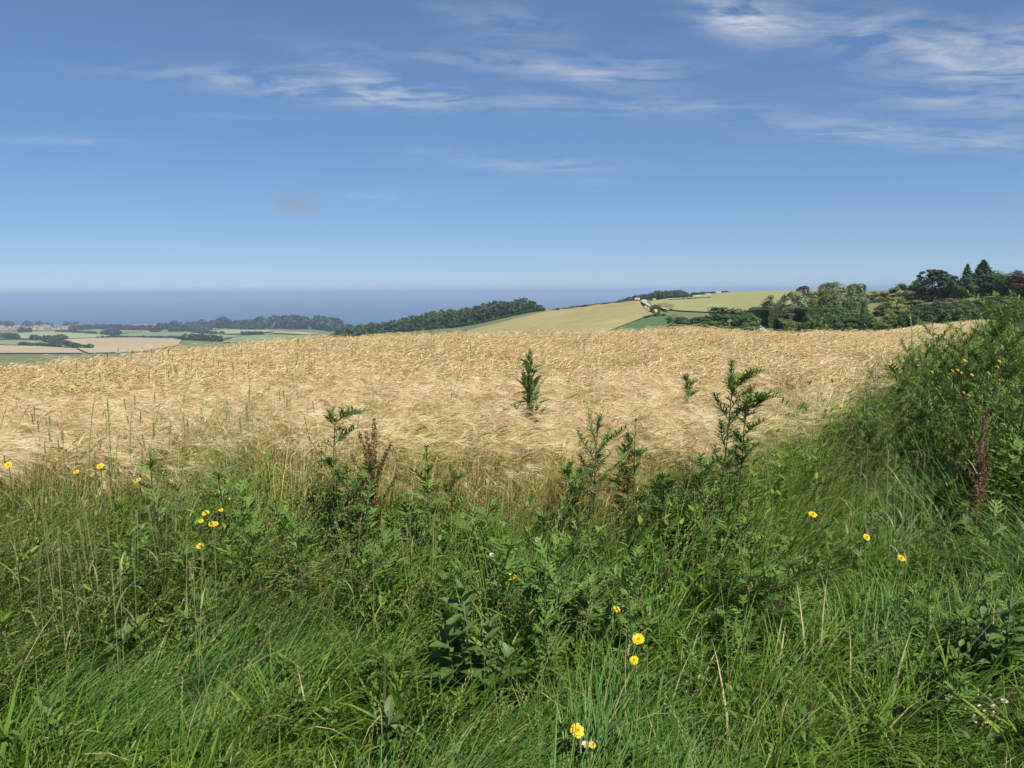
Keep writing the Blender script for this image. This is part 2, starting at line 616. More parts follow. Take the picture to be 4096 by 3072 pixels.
M = {}
M['soil'] = ground_mat('verge soil', [(0.1, (.020, .016, .009)), (.9, (.045, .040, .018))], scales=((2, .6), (20, .4)))
M['straw_ground'] = ground_mat('straw litter', [(.1, (.16, .105, .045)), (.9, (.34, .235, .11))], scales=((1.5, .5), (14, .5)))
M['pasture'] = ground_mat('pasture', [(.1, (.10, .125, .045)), (.5, (.145, .165, .06)), (.9, (.19, .20, .085))], scales=((.006, .5), (.05, .3), (.6, .2)))
M['stubble'] = ground_mat('hay stubble', [(.05, (.19, .165, .068)), (.5, (.285, .25, .105)), (.95, (.38, .335, .15))], scales=((.02, .35), (.16, .35), (1.2, .3)), stripes=(rad(35), 9.0, .16))
M['green_crop'] = ground_mat('green crop', [(.1, (.055, .105, .034)), (.9, (.10, .165, .055))], scales=((.03, .5), (.5, .5)))
M['ripening'] = ground_mat('ripening crop', [(.1, (.20, .205, .075)), (.5, (.255, .25, .095)), (.9, (.31, .295, .115))], scales=((.01, .4), (.12, .3), (.9, .3)), stripes=(rad(80), 26.0, .12))
M['far_green'] = ground_mat('far green field', [(.1, (.15, .20, .085)), (.9, (.22, .27, .115))], scales=((.006, .6), (.08, .4)))
M['far_pale'] = ground_mat('far pale green field', [(.1, (.24, .28, .13)), (.9, (.31, .34, .165))], scales=((.006, .6), (.08, .4)))
M['far_tan'] = ground_mat('far ripe field', [(.1, (.33, .265, .155)), (.9, (.42, .335, .20))], scales=((.006, .6), (.08, .4)), stripes=(rad(20), 40.0, .12))  # desaturated: haze beyond what the volume gives is put into the colour
M['track'] = ground_mat('chalky track', [(.1, (.30, .27, .22)), (.9, (.46, .42, .35))], scales=((.2, .6), (2, .4)))
M['bank'] = ground_mat('dry grass bank', [(.1, (.12, .11, .045)), (.9, (.22, .185, .08))], scales=((.3, .6), (2, .4)))
M['sand'] = ground_mat('pale bank', [(.1, (.42, .36, .28)), (.9, (.55, .49, .40))], scales=((.2, 1.0),))

M['grass'] = foliage('grass blades', [(.0, (.020, .058, .007)), (.25, (.066, .154, .016)), (.52, (.130, .245, .030)), (.78, (.220, .325, .055)), (.92, (.37, .37, .13)), (1, (.56, .48, .26))], rough=.6, spec=.12, trans=.40, patch=.16, patch_scale=1.1, inst=.16, tint_w=.72)
M['blue_grass'] = foliage('blue green grass', [(0, (.052, .130, .024)), (.5, (.094, .205, .042)), (.85, (.155, .265, .068)), (1, (.30, .31, .13))], rough=.55, spec=.18, trans=.3, patch=.1, inst=.15)
M['seed_grass'] = foliage('grass seed heads', [(0, (.16, .155, .055)), (.5, (.28, .245, .105)), (1, (.46, .37, .20))], rough=.7, trans=.25)
M['herb'] = foliage('low herb leaves', [(0, (.048, .098, .014)), (.5, (.092, .165, .026)), (1, (.16, .235, .048))], rough=.55, spec=.25, trans=.25, patch=.15)
M['mugwort_leaf'] = foliage('mugwort leaves', [(0, (.060, .125, .020)), (.5, (.108, .198, .036)), (.85, (.17, .265, .070)), (1, (.28, .33, .16))], rough=.65, spec=.2, trans=.22, inst=.1)
M['mugwort_stem'] = foliage('mugwort stems', [(0, (.085, .042, .030)), (1, (.19, .105, .075))], rough=.5, trans=0)
M['green_stem'] = foliage('green stems', [(0, (.050, .085, .026)), (1, (.11, .15, .055))], rough=.5, trans=0)
M['thistle_leaf'] = foliage('thistle leaves', [(0, (.11, .175, .045)), (.5, (.185, .26, .075)), (1, (.26, .34, .12))], rough=.55, spec=.25, trans=.2, inst=.0)
M['broad_leaf'] = foliage('broad weed leaves', [(0, (.055, .110, .026)), (.5, (.090, .160, .042)), (1, (.14, .21, .065))], rough=.5, spec=.3, trans=.22, inst=.2)
M['blue_leaf'] = foliage('bluish weed leaves', [(0, (.050, .095, .052)), (1, (.10, .16, .095))], rough=.45, spec=.45, trans=.2)
M['dock_seed'] = foliage('dock seeds', [(0, (.11, .060, .026)), (.5, (.20, .115, .046)), (1, (.27, .20, .080))], rough=.7, trans=.12)
M['dock_red'] = foliage('red dock seeds', [(0, (.17, .085, .050)), (.5, (.27, .145, .085)), (1, (.34, .23, .13))], rough=.7, trans=.15)
M['plantain_head'] = foliage('plantain heads', [(0, (.14, .085, .042)), (1, (.29, .19, .10))], rough=.8, trans=0)
M['petal_yellow'] = foliage('yellow petals', [(0, (.80, .50, .008)), (1, (.86, .66, .020))], rough=.5, trans=.25, tcol=(1.05, 1, .6))
M['disc_orange'] = foliage('flower centres', [(0, (.68, .36, .01)), (1, (.80, .52, .015))], rough=.8, trans=0)
M['petal_white'] = foliage('white petals', [(0, (.72, .72, .68)), (1, (.82, .82, .80))], rough=.6, trans=.2, tcol=(1, 1, 1))
M['barley_ear'] = foliage('barley ears', [(0, (.50, .37, .17)), (.35, (.67, .53, .29)), (.7, (.79, .66, .41)), (1, (.86, .76, .54))], rough=.5, spec=.4, trans=.35, patch=.16, patch_scale=.55, inst=.22, tint_w=.7, tcol=(1.12, 1.05, .85))
M['barley_awn'] = foliage('barley awns', [(0, (.58, .44, .23)), (.5, (.72, .58, .34)), (1, (.83, .71, .48))], rough=.38, spec=.6, trans=.45, patch=.16, patch_scale=.55, inst=.25, tcol=(1.12, 1.05, .85))
M['barley_stem'] = foliage('barley straw', [(0, (.27, .25, .07)), (.5, (.50, .40, .16)), (1, (.66, .54, .27))], rough=.55, trans=.15, inst=.3, tcol=(1.1, 1, .7))
M['barley_green'] = foliage('greenish barley', [(0, (.22, .21, .045)), (.5, (.38, .34, .085)), (1, (.58, .47, .18))], rough=.45, spec=.5, trans=.25, inst=.2, tcol=(1.1, 1, .6))
M['wheat'] = foliage('green wheat', [(0, (.12, .165, .05)), (.5, (.235, .265, .10)), (1, (.42, .40, .19))], rough=.6, trans=.15, inst=.35)
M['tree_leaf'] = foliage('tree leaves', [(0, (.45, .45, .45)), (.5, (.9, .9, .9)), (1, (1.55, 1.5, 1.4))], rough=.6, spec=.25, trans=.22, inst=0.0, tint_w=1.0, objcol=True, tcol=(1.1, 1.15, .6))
M['bark'] = plain('bark', (.09, .070, .050), var=.3)
M['hay'] = foliage('hay', [(0, (.36, .27, .14)), (1, (.62, .50, .31))], rough=.9, trans=0, inst=.3)
M['white_wall'] = plain('white render', (.50, .48, .45), var=.06)  # greyed, with some distance haze put into the colour
M['cream_wall'] = plain('cream render', (.46, .41, .34), var=.08)
M['brick_wall'] = plain('pink brick', (.42, .24, .17), var=.12)
M['tile_roof'] = plain('orange roof tiles', (.33, .17, .115), var=.2)  # red toned down to carry distance haze in the colour
M['slate_roof'] = plain('grey slates', (.12, .12, .13), var=.2)
M['pane'] = plain('window glass', (.03, .035, .04), rough=.15)
M['chalk'] = plain('chalk stone', (.52, .50, .46), var=.15, scale=40)
M['dry_leaf'] = plain('dry pale leaf', (.52, .40, .28), var=.3, scale=30)
M['wood_post'] = plain('grey wood', (.34, .29, .23), var=.2)
# ------------------------------------------------------------------ the setting
def field_end(a):
    return np.interp(a, [rad(-90), az_of(0), az_of(1500), az_of(2550), az_of(2900), az_of(3300), az_of(3500), az_of(3700), az_of(3950), az_of(4200)],
                     [160, 150, 120, 70, 50, 46, 52, 66, 78, 80])


def build_ground():
    fine = np.linspace(rad(-42), rad(42), 420)
    A = np.concatenate([np.linspace(-math.pi, rad(-43), 60), fine, np.linspace(rad(43), math.pi, 60)])
    R = RINGS[1:]
    X = np.outer(R, np.sin(A)); Y = np.outer(R, np.cos(A))
    Zz = Zv(X, Y)
    nR, nA = X.shape
    v = np.stack([X.ravel(), Y.ravel(), Zz.ravel()], 1)
    v = np.vstack([v, [[0, 0, Z(0, 0)]]])
    i = np.arange(nR - 1)[:, None] * nA + np.arange(nA - 1)[None, :]
    quads = np.stack([i, i + 1, i + nA + 1, i + nA], -1).reshape(-1, 4)[:, ::-1]
    c = v[quads].mean(1)
    d = np.hypot(c[:, 0], c[:, 1]); a = np.arctan2(c[:, 0], c[:, 1])
    mi = np.where(d < np.interp(a, EDGE_A, EDGE_D), 0, np.where(d < field_end(a), 1, 2))
    mi = np.where((mi == 0) & (d > 110), 2, mi)
    tris = [(int(k), int(k + 1), nR * nA) for k in range(nA - 1)]
    me = bpy.data.meshes.new('ground')
    me.from_pydata(v.tolist(), [], quads.tolist() + tris)
    for k in ('soil', 'straw_ground', 'pasture'):
        me.materials.append(M[k])
    me.polygons.foreach_set('material_index', np.concatenate([mi, np.zeros(len(tris), int)]).astype(np.int32))
    me.polygons.foreach_set('use_smooth', np.ones(len(me.polygons), dtype=bool))
    o = link('ground', me)
    tag(o, 'rolling ground under the verge, crop and far pastures', 'ground', kind='structure')


build_ground()


def build_sea():
    mt, nt, out = new_mat('sea water')
    p = nd(nt, 'ShaderNodeBsdfPrincipled')
    p.inputs['Base Color'].default_value = (.020, .085, .135, 1)
    p.inputs['Roughness'].default_value = .30
    p.inputs['IOR'].default_value = 1.33
    geo = nd(nt, 'ShaderNodeNewGeometry')
    nz = nd(nt, 'ShaderNodeTexNoise')
    nz.inputs['Scale'].default_value = .05
    nz.inputs['Detail'].default_value = 6
    nt.links.new(geo.outputs['Position'], nz.inputs['Vector'])
    bp = nd(nt, 'ShaderNodeBump')
    bp.inputs['Strength'].default_value = .35
    bp.inputs['Distance'].default_value = 3
    nt.links.new(nz.outputs['Fac'], bp.inputs['Height'])
    nt.links.new(bp.outputs[0], p.inputs['Normal'])
    nt.links.new(p.outputs[0], out.inputs[0])
    v = [(0, 0, SEA_Z)]
    f = []
    n = 64
    rr = [2000, 6000, 15000, SEA_R]
    for r_ in rr:
        v += [(r_ * math.sin(2 * math.pi * k / n), r_ * math.cos(2 * math.pi * k / n), SEA_Z) for k in range(n)]
    for k in range(n):
        f.append((0, 1 + (k + 1) % n, 1 + k))
        for q in range(len(rr) - 1):
            a, b = 1 + q * n, 1 + (q + 1) * n
            f.append((a + k, a + (k + 1) % n, b + (k + 1) % n, b + k))
    me = bpy.data.meshes.new('sea')
    me.from_pydata(v, [], f)
    me.materials.append(mt)
    tag(link('sea', me), 'calm blue sea reaching the hazy horizon', 'sea', kind='structure')


SEA_R = 45000
build_sea()

import bmesh


def draped(name, poly, mat, label, cat='field', lift=.0012, dmin=150, gx=30, gy=6, dmax=4000):
    bm = bmesh.new()
    fs = bm.faces.new([bm.verts.new((x, y, 0)) for x, y in poly])
    xs = [p[0] for p in poly]; ys = [p[1] for p in poly]
    for ax, lo, hi, st in ((0, min(xs), max(xs), gx), (1, min(ys), max(ys), gy)):
        c = lo + st
        while c < hi - 1e-3:
            co = (c, 0, 0) if ax == 0 else (0, c, 0)
            no = (1, 0, 0) if ax == 0 else (0, 1, 0)
            bmesh.ops.bisect_plane(bm, geom=bm.verts[:] + bm.edges[:] + bm.faces[:], plane_co=co, plane_no=no)
            c += st
    for vv in bm.verts:
        h = ground_hit(vv.co.x, vv.co.y, 0, dmin, dmax)
        d = math.hypot(h.x, h.y)
        vv.co = (h.x, h.y, h.z + .12 + d * lift)
    bmesh.ops.recalc_face_normals(bm, faces=bm.faces[:])
    if sum(f.normal.z for f in bm.faces) < 0:
        bmesh.ops.reverse_faces(bm, faces=bm.faces[:])
    me = bpy.data.meshes.new(name)
    bm.to_mesh(me); bm.free()
    me.materials.append(M[mat])
    me.polygons.foreach_set('use_smooth', np.ones(len(me.polygons), dtype=bool))
    return tag(link(name, me), label, cat, kind='structure')


def z1(*pts):      # corner list read off an enlarged crop of the coast
    return [(x / 1.58, 1100 + y / 1.58) for x, y in pts]


draped('stubble_field', [(1850, 1350), (1878, 1322), (1980, 1300), (2080, 1274), (2176, 1252), (2186, 1244), (2270, 1231), (2353, 1221), (2468, 1208), (2549, 1204), (2560, 1212), (2570, 1231), (2595, 1248), (2612, 1260), (2529, 1291), (2441, 1325), (2405, 1350)], 'stubble', 'pale mown hay field with round bales on the hillside')
draped('green_field', [(2405, 1352), (2441, 1327), (2529, 1293), (2616, 1269), (2690, 1262), (2740, 1283), (2790, 1320), (2800, 1352)], 'green_crop', 'dark green crop field below the hay field')
draped('ripening_field', [(2596, 1213), (2640, 1203), (2700, 1194), (2800, 1183), (2900, 1174), (3000, 1170), (3160, 1166), (3300, 1166), (3300, 1196), (3160, 1222), (3040, 1250), (2860, 1254), (2720, 1247), (2650, 1240), (2612, 1231)], 'ripening', 'yellow green crop field on the ridge behind the bushes')
draped('dry_bank', [(2632, 1222), (2660, 1218), (2698, 1226), (2690, 1244), (2650, 1242)], 'bank', 'brown dry grass bank beside the hill track', 'bank', lift=.002)
draped('track', [(2566, 1209), (2585, 1208), (2588, 1219), (2596, 1225), (2606, 1233), (2598, 1234), (2586, 1229), (2572, 1222), (2566, 1216)], 'track', 'pale chalk track climbing between the hill fields', 'track', lift=.003, gx=6, gy=4)
draped('track', [(2642, 1240), (2650, 1240), (2678, 1248), (2677, 1251), (2655, 1246)], 'track', 'short pale stretch of track beside the round tree', 'track', lift=.003, gx=8, gy=4)
draped('road', [(3022, 1306), (3034, 1306), (3050, 1318), (3080, 1342), (3030, 1342), (3024, 1322)], 'track', 'pale lane beside the clipped hedges', 'road', lift=.003, gx=10, gy=6, dmin=80)
draped('far_field', z1((-300, 395), (40, 388), (200, 367), (400, 363), (620, 380), (700, 388), (640, 399), (420, 410), (300, 404), (200, 410), (100, 406), (-300, 420)), 'far_pale', 'pale green field below the coastal houses')
draped('far_field', z1((-300, 430), (0, 417), (200, 421), (350, 441), (470, 462), (200, 452), (0, 446), (-300, 448)), 'far_green', 'narrow green field below the dark hedge clump', gy=4)
draped('far_field', z1((-300, 452), (0, 450), (250, 457), (480, 470), (520, 500), (-300, 500)), 'far_tan', 'brown field just over the barley crest', gy=8, dmin=400)
draped('far_field', z1((360, 428), (420, 413), (600, 404), (850, 401), (1100, 408), (1150, 417), (1120, 450), (900, 490), (560, 500), (480, 466), (400, 442)), 'far_tan', 'broad ripe tan field in the valley', dmin=400)
draped('far_field', z1((700, 386), (900, 366), (1200, 372), (1480, 386), (1500, 395), (1360, 416), (1150, 408), (900, 398)), 'far_green', 'long green field behind the tan field')
draped('far_field', z1((420, 358), (600, 350), (900, 358), (900, 364), (700, 382), (560, 373)), 'far_green', 'green field with a hedge along its front', gy=4)
draped('far_field', z1((1220, 369), (1330, 357), (1440, 350), (1700, 354), (1730, 362), (1560, 376), (1400, 378)), 'far_pale', 'pale sunlit field before the coastal wood', gy=4)
draped('far_field', z1((1740, 362), (1900, 366), (2010, 376), (1960, 382), (1720, 372)), 'far_tan', 'thin strip of ripe field below the coastal wood', gy=4)
draped('far_field', z1((870, 362), (905, 357), (950, 362), (940, 366)), 'far_tan', 'small bare patch between far hedges', gy=3, gx=10)
draped('far_field', z1((880, 334), (1000, 332), (1020, 340), (900, 345)), 'far_tan', 'ripe field edge near the shore houses', gy=4, gx=10)
draped('far_field', z1((1280, 340), (1430, 346), (1440, 350), (1300, 350)), 'far_tan', 'thin tan strip beside the shore road', gy=3, gx=10)
draped('far_field', z1((1480, 400), (1620, 385), (1900, 385), (2060, 384), (2000, 400), (1700, 440), (1400, 430)), 'far_green', 'green slope just over the barley crest', dmin=400)

# ------------------------------------------------------------------ trees and hedges
def crown_mesh(name, seed, kind, n_leaf):
    """unit crown: 1 high, 1 wide, base at z = 0, many leaf-sized faces in uneven clumps"""
    r_ = np.random.default_rng(seed)
    V, T, ND = [], [], []
    if kind == 'spruce':
        tiers = 15
        for i in range(n_leaf):
            t = r_.random() ** 1.25
            tier = math.floor(t * tiers) / tiers
            rr_ = .66 * (1 - t) ** .85 * (.55 + .45 * (1 - (t - tier) * tiers)) + .015
            q = r_.uniform(0, 6.283)
            spoke = .8 + .2 * math.cos(q * 7 + tier * 31)
            rad_ = rr_ * spoke * r_.uniform(.35, 1) ** .5
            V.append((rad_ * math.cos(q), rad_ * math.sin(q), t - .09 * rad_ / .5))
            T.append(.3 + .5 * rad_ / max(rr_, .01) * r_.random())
    else:
        nc = {'round': 46, 'willow': 52, 'pine': 26, 'bush': 40, 'tall': 50}[kind]
        cs = []
        for k in range(nc):
            u = r_.normal(size=3)
            u /= np.linalg.norm(u)
            rr_ = r_.uniform(.35, 1) ** .45
            c = u * rr_
            if kind == 'round':
                p = (c[0] * .42, c[1] * .42, .50 + c[2] * .43)
            elif kind == 'tall':
                p = (c[0] * .40, c[1] * .40, .50 + c[2] * .44)
            elif kind == 'bush':
                zz_ = abs(c[2])
                p = (c[0] * .42, c[1] * .42, .08 + zz_ * .78)
            elif kind == 'willow':
                p = (c[0] * .42, c[1] * .42, .50 + c[2] * .43)
            else:
                zz_ = .25 + .7 * r_.random()
                w = .46 * math.sin(math.pi * (.18 + .75 * (zz_ - .25) / .7)) + .04
                p = (c[0] * w + .10 * (zz_ - .5), c[1] * w, zz_)
            cs.append((p, r_.uniform(.075, .15) * (1.25 if kind == 'pine' else 1), r_.uniform(.25, .75)))
        if kind in ('willow', 'tall'):      # upright sprays breaking the outline
            for k in range(16):
                q = r_.uniform(0, 6.28)
                w = r_.uniform(.05, .36)
                zt = .60 + .36 * math.sqrt(max(0, 1 - (w / .42) ** 2))
                cs.append(((w * math.cos(q), w * math.sin(q), zt), .055, r_.uniform(.45, .9)))
        per = n_leaf // len(cs)
        for p, rc, tb in cs:
            for k in range(per):
                u = r_.normal(size=3)
                u /= np.linalg.norm(u)
                s_ = rc * r_.random() ** .4
                q = np.array(p) + u * s_ * np.array([1, 1, .8 if kind != 'willow' else 1.25])
                if q[2] < 0.01:
                    q[2] = r_.uniform(.01, .1)
                V.append(tuple(q)); T.append(tb + .22 * r_.normal()); ND.append(u)
        if kind in ('round', 'tall', 'willow'):      # low skirts, so that the crown reaches the ground
            for k in range(n_leaf // 4):
                q = r_.uniform(0, 6.28); w = r_.uniform(.12, .40)
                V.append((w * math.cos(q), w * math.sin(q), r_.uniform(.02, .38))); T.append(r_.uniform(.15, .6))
        if kind in ('bush',):
            for k in range(n_leaf // 6):
                q = r_.uniform(0, 6.28); w = .40 * r_.random() ** .5
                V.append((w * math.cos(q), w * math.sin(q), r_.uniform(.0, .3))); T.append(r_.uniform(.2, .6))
    P = np.array(V); T = np.clip(np.array(T), 0, 1)
    n = len(P)
    size = {'spruce': .034, 'willow': .026, 'pine': .034}.get(kind, .030) * (2600 / n_leaf) ** .5
    a = r_.normal(size=(n, 3)); a /= np.linalg.norm(a, axis=1)[:, None]
    out = P - np.array([0, 0, .45]); out /= np.maximum(np.linalg.norm(out, axis=1), .05)[:, None]
    cd = np.zeros((n, 3)); cd[:len(ND)] = np.array(ND) if ND else 0
    nn = out * .5 + cd * .6 + r_.normal(size=(n, 3)) * .45 + np.array([0, 0, .15])
    a = np.cross(nn, a); a /= np.maximum(np.linalg.norm(a, axis=1), 1e-4)[:, None]
    b = np.cross(nn, a); b /= np.maximum(np.linalg.norm(b, axis=1), 1e-4)[:, None]
    s1 = (size * r_.uniform(.7, 1.5, n))[:, None]; s2 = s1 * r_.uniform(.45, .8, n)[:, None]
    quad = np.stack([P - a * s1, P - b * s2, P + a * s1, P + b * s2], 1).reshape(-1, 3)
    me = bpy.data.meshes.new(name)
    me.from_pydata(quad.tolist(), [], np.arange(4 * n).reshape(-1, 4).tolist())
    me.materials.append(M['tree_leaf'])
    at = me.attributes.new('tint', 'FLOAT', 'POINT')
    at.data.foreach_set('value', np.repeat(T, 4).astype(np.float32))
    me.update()
    return me


def trunk_mesh(name, seed, kind):
    r_ = random.Random(seed)
    mb = MB()
    top = {'spruce': .95, 'pine': .85, 'bush': .55}.get(kind, .78)
    w = .030 if kind != 'bush' else .018
    mb.tube([(0, 0, -.05), (.01, 0, .2), (-.005, .01, .45), (.01, 0, top)], [w, w * .8, w * .55, w * .12], 7)
    if kind != 'spruce':
        for k in range(7):
            q = k * 2.4 + r_.random()
            z0 = .18 + .07 * k if kind != 'bush' else .03 + .05 * k
            e = .30 * r_.uniform(.7, 1.1)
            mb.tube([(0, 0, z0), (e * .5 * math.cos(q), e * .5 * math.sin(q), z0 + .13), (e * math.cos(q), e * math.sin(q), z0 + .30)], [w * .45, w * .3, w * .08], 5)
    return mb.mesh(name, [M['bark']], True)


CROWN = {}
for kind, n_var, n_leaf in (('round', 3, 5200), ('tall', 2, 5200), ('willow', 2, 6000), ('spruce', 2, 5000), ('bush', 4, 5000)):
    for k in range(n_var):
        CROWN[kind, k] = (crown_mesh('crown', 11 * k + len(kind) * 7 + 3, kind, n_leaf), trunk_mesh('trunk', k + 3, kind))
for kind in ('round', 'tall', 'bush'):
    for k in range(4):
        CROWN['far_' + kind, k] = (crown_mesh('crown', 101 * k + len(kind) * 5, kind, 900), trunk_mesh('trunk', k + 31, kind))
_tr = random.Random(77)
GREEN = (.050, .085, .024)


def tree(name, label, sx, sy_top, w_src, d, kind, color=GREEN, var=0, group=None, cat='tree', rz=None, min_h=.8, base=None):
    a = az_of(sx)
    x, y = d * math.sin(a), d * math.cos(a)
    zb = Z(x, y) if base is None else base
    zt = z_at(sx, sy_top, d)
    h = max(zt - zb, min_h)
    w = w_src / 4 / FPX * d / math.cos(a)
    key = (kind, var % len([1 for q in CROWN if q[0] == kind]))
    root = empty(name, (x, y, zb - .03 * h), _tr.uniform(0, 6.28) if rz is None else rz, label, cat, group)
    cm, tm = CROWN[key]
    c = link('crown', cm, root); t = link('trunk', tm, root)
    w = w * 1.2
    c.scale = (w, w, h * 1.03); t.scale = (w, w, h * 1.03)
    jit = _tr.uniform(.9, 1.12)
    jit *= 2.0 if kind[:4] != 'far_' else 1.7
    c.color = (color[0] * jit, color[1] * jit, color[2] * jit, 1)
    return root


G_OLIVE = (.070, .088, .024)
G_DARK = (.030, .055, .020)
G_SILVER = (.125, .150, .085)
G_RED = (.060, .044, .026)
G_PALE = (.125, .145, .045)
G_MID = (.052, .090, .026)
G_BLUE = (.035, .062, .030)

# the bushes and trees beyond the field, one by one
for args in [
    ('bush', 'large rounded dark green bush above the barley crest', 2905, 1204, 250, 150, 'bush', G_DARK, 0),
    ('bush', 'shaggy green bush hugging the right side of the big dark bush', 2992, 1236, 96, 142, 'bush', G_MID, 1),
    ('bush', 'low spreading bush at the left foot of the big dark bush', 2770, 1240, 150, 168, 'bush', G_DARK, 2),
    ('bush', 'lower dark bush on the edge of the dark green field', 2700, 1248, 90, 180, 'bush', G_DARK, 3),
    ('bush', 'ragged bush in front of the big dark bush', 2850, 1268, 150, 140, 'bush', G_MID, 3),
    ('bush', 'pale low shrub at the foot of the big dark bush', 2832, 1300, 60, 132, 'bush', G_SILVER, 1),
    ('bush', 'sunlit low bush at the corner by the pale lane', 2995, 1290, 110, 130, 'bush', G_OLIVE, 2),
    ('round_tree', 'small round dark tree beside the hill track', 2622, 1217, 44, 325, 'round', G_DARK, 1),
    ('scrub', 'dark scrub between the hay bales and the green field', 2640, 1250, 66, 300, 'far_bush', G_DARK, 1),
    ('scrub', 'scrub running out along the hay field boundary', 2596, 1262, 54, 300, 'far_bush', G_DARK, 2),
    ('tree', 'dense grey green bushy tree at the bend of the lane', 3108, 1167, 96, 168, 'round', (.075, .098, .045), 0),
    ('tree', 'silver leaved bushy tree beside the lane bend', 3182, 1166, 104, 158, 'willow', G_SILVER, 0),
    ('tree', 'dark reddish brown tree behind the silver bush', 3216, 1143, 66, 182, 'tall', G_RED, 0),
    ('tree', 'olive green round tree in front of the grey willow', 3290, 1151, 98, 164, 'round', G_OLIVE, 1),
    ('tree', 'tall grey green willow with feathery top', 3332, 1130, 132, 182, 'willow', (.100, .122, .065), 1),
    ('bush', 'rich green bush below the willow', 3336, 1190, 60, 160, 'bush', (.040, .085, .022), 0),
    ('tree', 'grey green upright tree next to the willow', 3424, 1133, 84, 172, 'tall', (.085, .112, .055), 1),
    ('tree', 'dark rounded tree peeping out behind the upright tree', 3446, 1127, 48, 192, 'round', G_DARK, 2),
    ('bush', 'round olive bush standing on the grassy slope', 3522, 1151, 74, 230, 'bush', G_OLIVE, 2),
    ('bush', 'pale yellowish green flowering bush on the slope', 3582, 1170, 84, 150, 'bush', G_PALE, 3),
    ('tree', 'broad bright green tree left of the dark pine', 3622, 1128, 92, 205, 'round', G_MID, 2),
    ('tree', 'slim green tree between broad tree and pine', 3672, 1118, 52, 205, 'tall', G_DARK, 0),
    ('pine_tree', 'dark leaning pine with a blunt crown', 3730, 1076, 112, 190, 'tall', (.020, .032, .017), 1),
    ('tree', 'green tree right beside the dark pine', 3792, 1097, 66, 195, 'tall', G_MID, 1),
    ('tree', 'dark broadleaf tree below the small conifer', 3846, 1092, 84, 188, 'round', G_DARK, 0),
    ('conifer', 'small narrow conifer left of the tall spruce', 3866, 1056, 66, 196, 'spruce', G_BLUE, 1),
    ('spruce_tree', 'tall pointed spruce highest on the ridge', 3929, 1040, 112, 190, 'spruce', (.030, .058, .026), 0),
    ('tree', 'broad dark tree right of the tall spruce', 3990, 1083, 110, 190, 'round', G_DARK, 1),
    ('tree', 'wide flat topped dark tree near the tall weeds', 4050, 1084, 96, 180, 'round', G_DARK, 2),
    ('tree', 'dark rounded tree standing behind the tall right hand weeds', 4110, 1068, 96, 175, 'round', G_RED, 0),
    ('tree', 'green tree behind the weeds at the end of the ridge', 4200, 1060, 120, 175, 'round', G_DARK, 1),
    ('conifer', 'tiny dark green pointed conifer in the hedge', 3455, 1214, 28, 128, 'spruce', (.030, .060, .026), 0),
    ('bush', 'brownish low bush below the pale flowering bush', 3535, 1212, 60, 150, 'bush', (.055, .048, .024), 1),
    ('shrub', 'greyish pink shrub under the green ridge trees', 3805, 1184, 56, 150, 'bush', (.120, .095, .062), 0),
    ('bush', 'grey green scrub under the dark pine', 3650, 1186, 92, 160, 'bush', (.085, .090, .042), 2),
]:
    tree(*args, cat='bush' if args[0] in ('bush', 'scrub', 'shrub') else 'tree')
CNAME = {G_MID: 'mid green', G_OLIVE: 'olive green', G_DARK: 'dark green', (.075, .10, .032): 'yellowish green', (.085, .11, .036): 'pale green'}
# the belt of hedge shrubs just beyond the crop, and the copse above it
_hr = random.Random(4)
for i in range(22):
    sx = 3285 + i * 38 + _hr.uniform(-8, 8)
    top = np.interp(sx, [3090, 3200, 3300, 3450, 3560, 3640, 3720, 3850, 3950, 4150], [1262, 1246, 1242, 1248, 1262, 1232, 1222, 1222, 1214, 1195]) + _hr.uniform(-6, 8)
    colr = _hr.choice([G_MID, G_OLIVE, G_DARK, G_MID, (.075, .10, .032)] if sx < 3560 else [G_DARK, G_DARK, G_MID])
    tree('hedge_shrub', CNAME[colr] + ' leafy shrub in the thick hedge beyond the barley', sx, top, _hr.uniform(50, 84), 112 - 8 * (sx > 3600) + _hr.uniform(-5, 6), 'bush', colr, i, CNAME[colr] + ' shrubs of the hedge beyond the barley', 'shrub')
for i in range(34):
    sx = 3240 + i * 27 + _hr.uniform(-14, 14)
    row = i % 3
    top = np.interp(sx, [3240, 3330, 3480, 3520, 3560, 3640, 3800, 4100], [1244, 1234, 1238, 1250, 1244, 1218, 1208, 1190]) + _hr.uniform(-5, 5) - 9 * row
    if 3490 < sx < 3560 and row:
        continue
    colr = _hr.choice([G_OLIVE, G_MID, (.085, .11, .036), G_DARK] if sx < 3600 else [G_DARK, G_MID, G_DARK])
    tree('slope_shrub', CNAME[colr] + ' rounded shrub on the slope between hedge and ridge trees', sx, top, _hr.uniform(44, 74), 126 + 16 * row + _hr.uniform(-4, 5), 'bush', colr, i + 1, CNAME[colr] + ' shrubs on the slope', 'shrub')

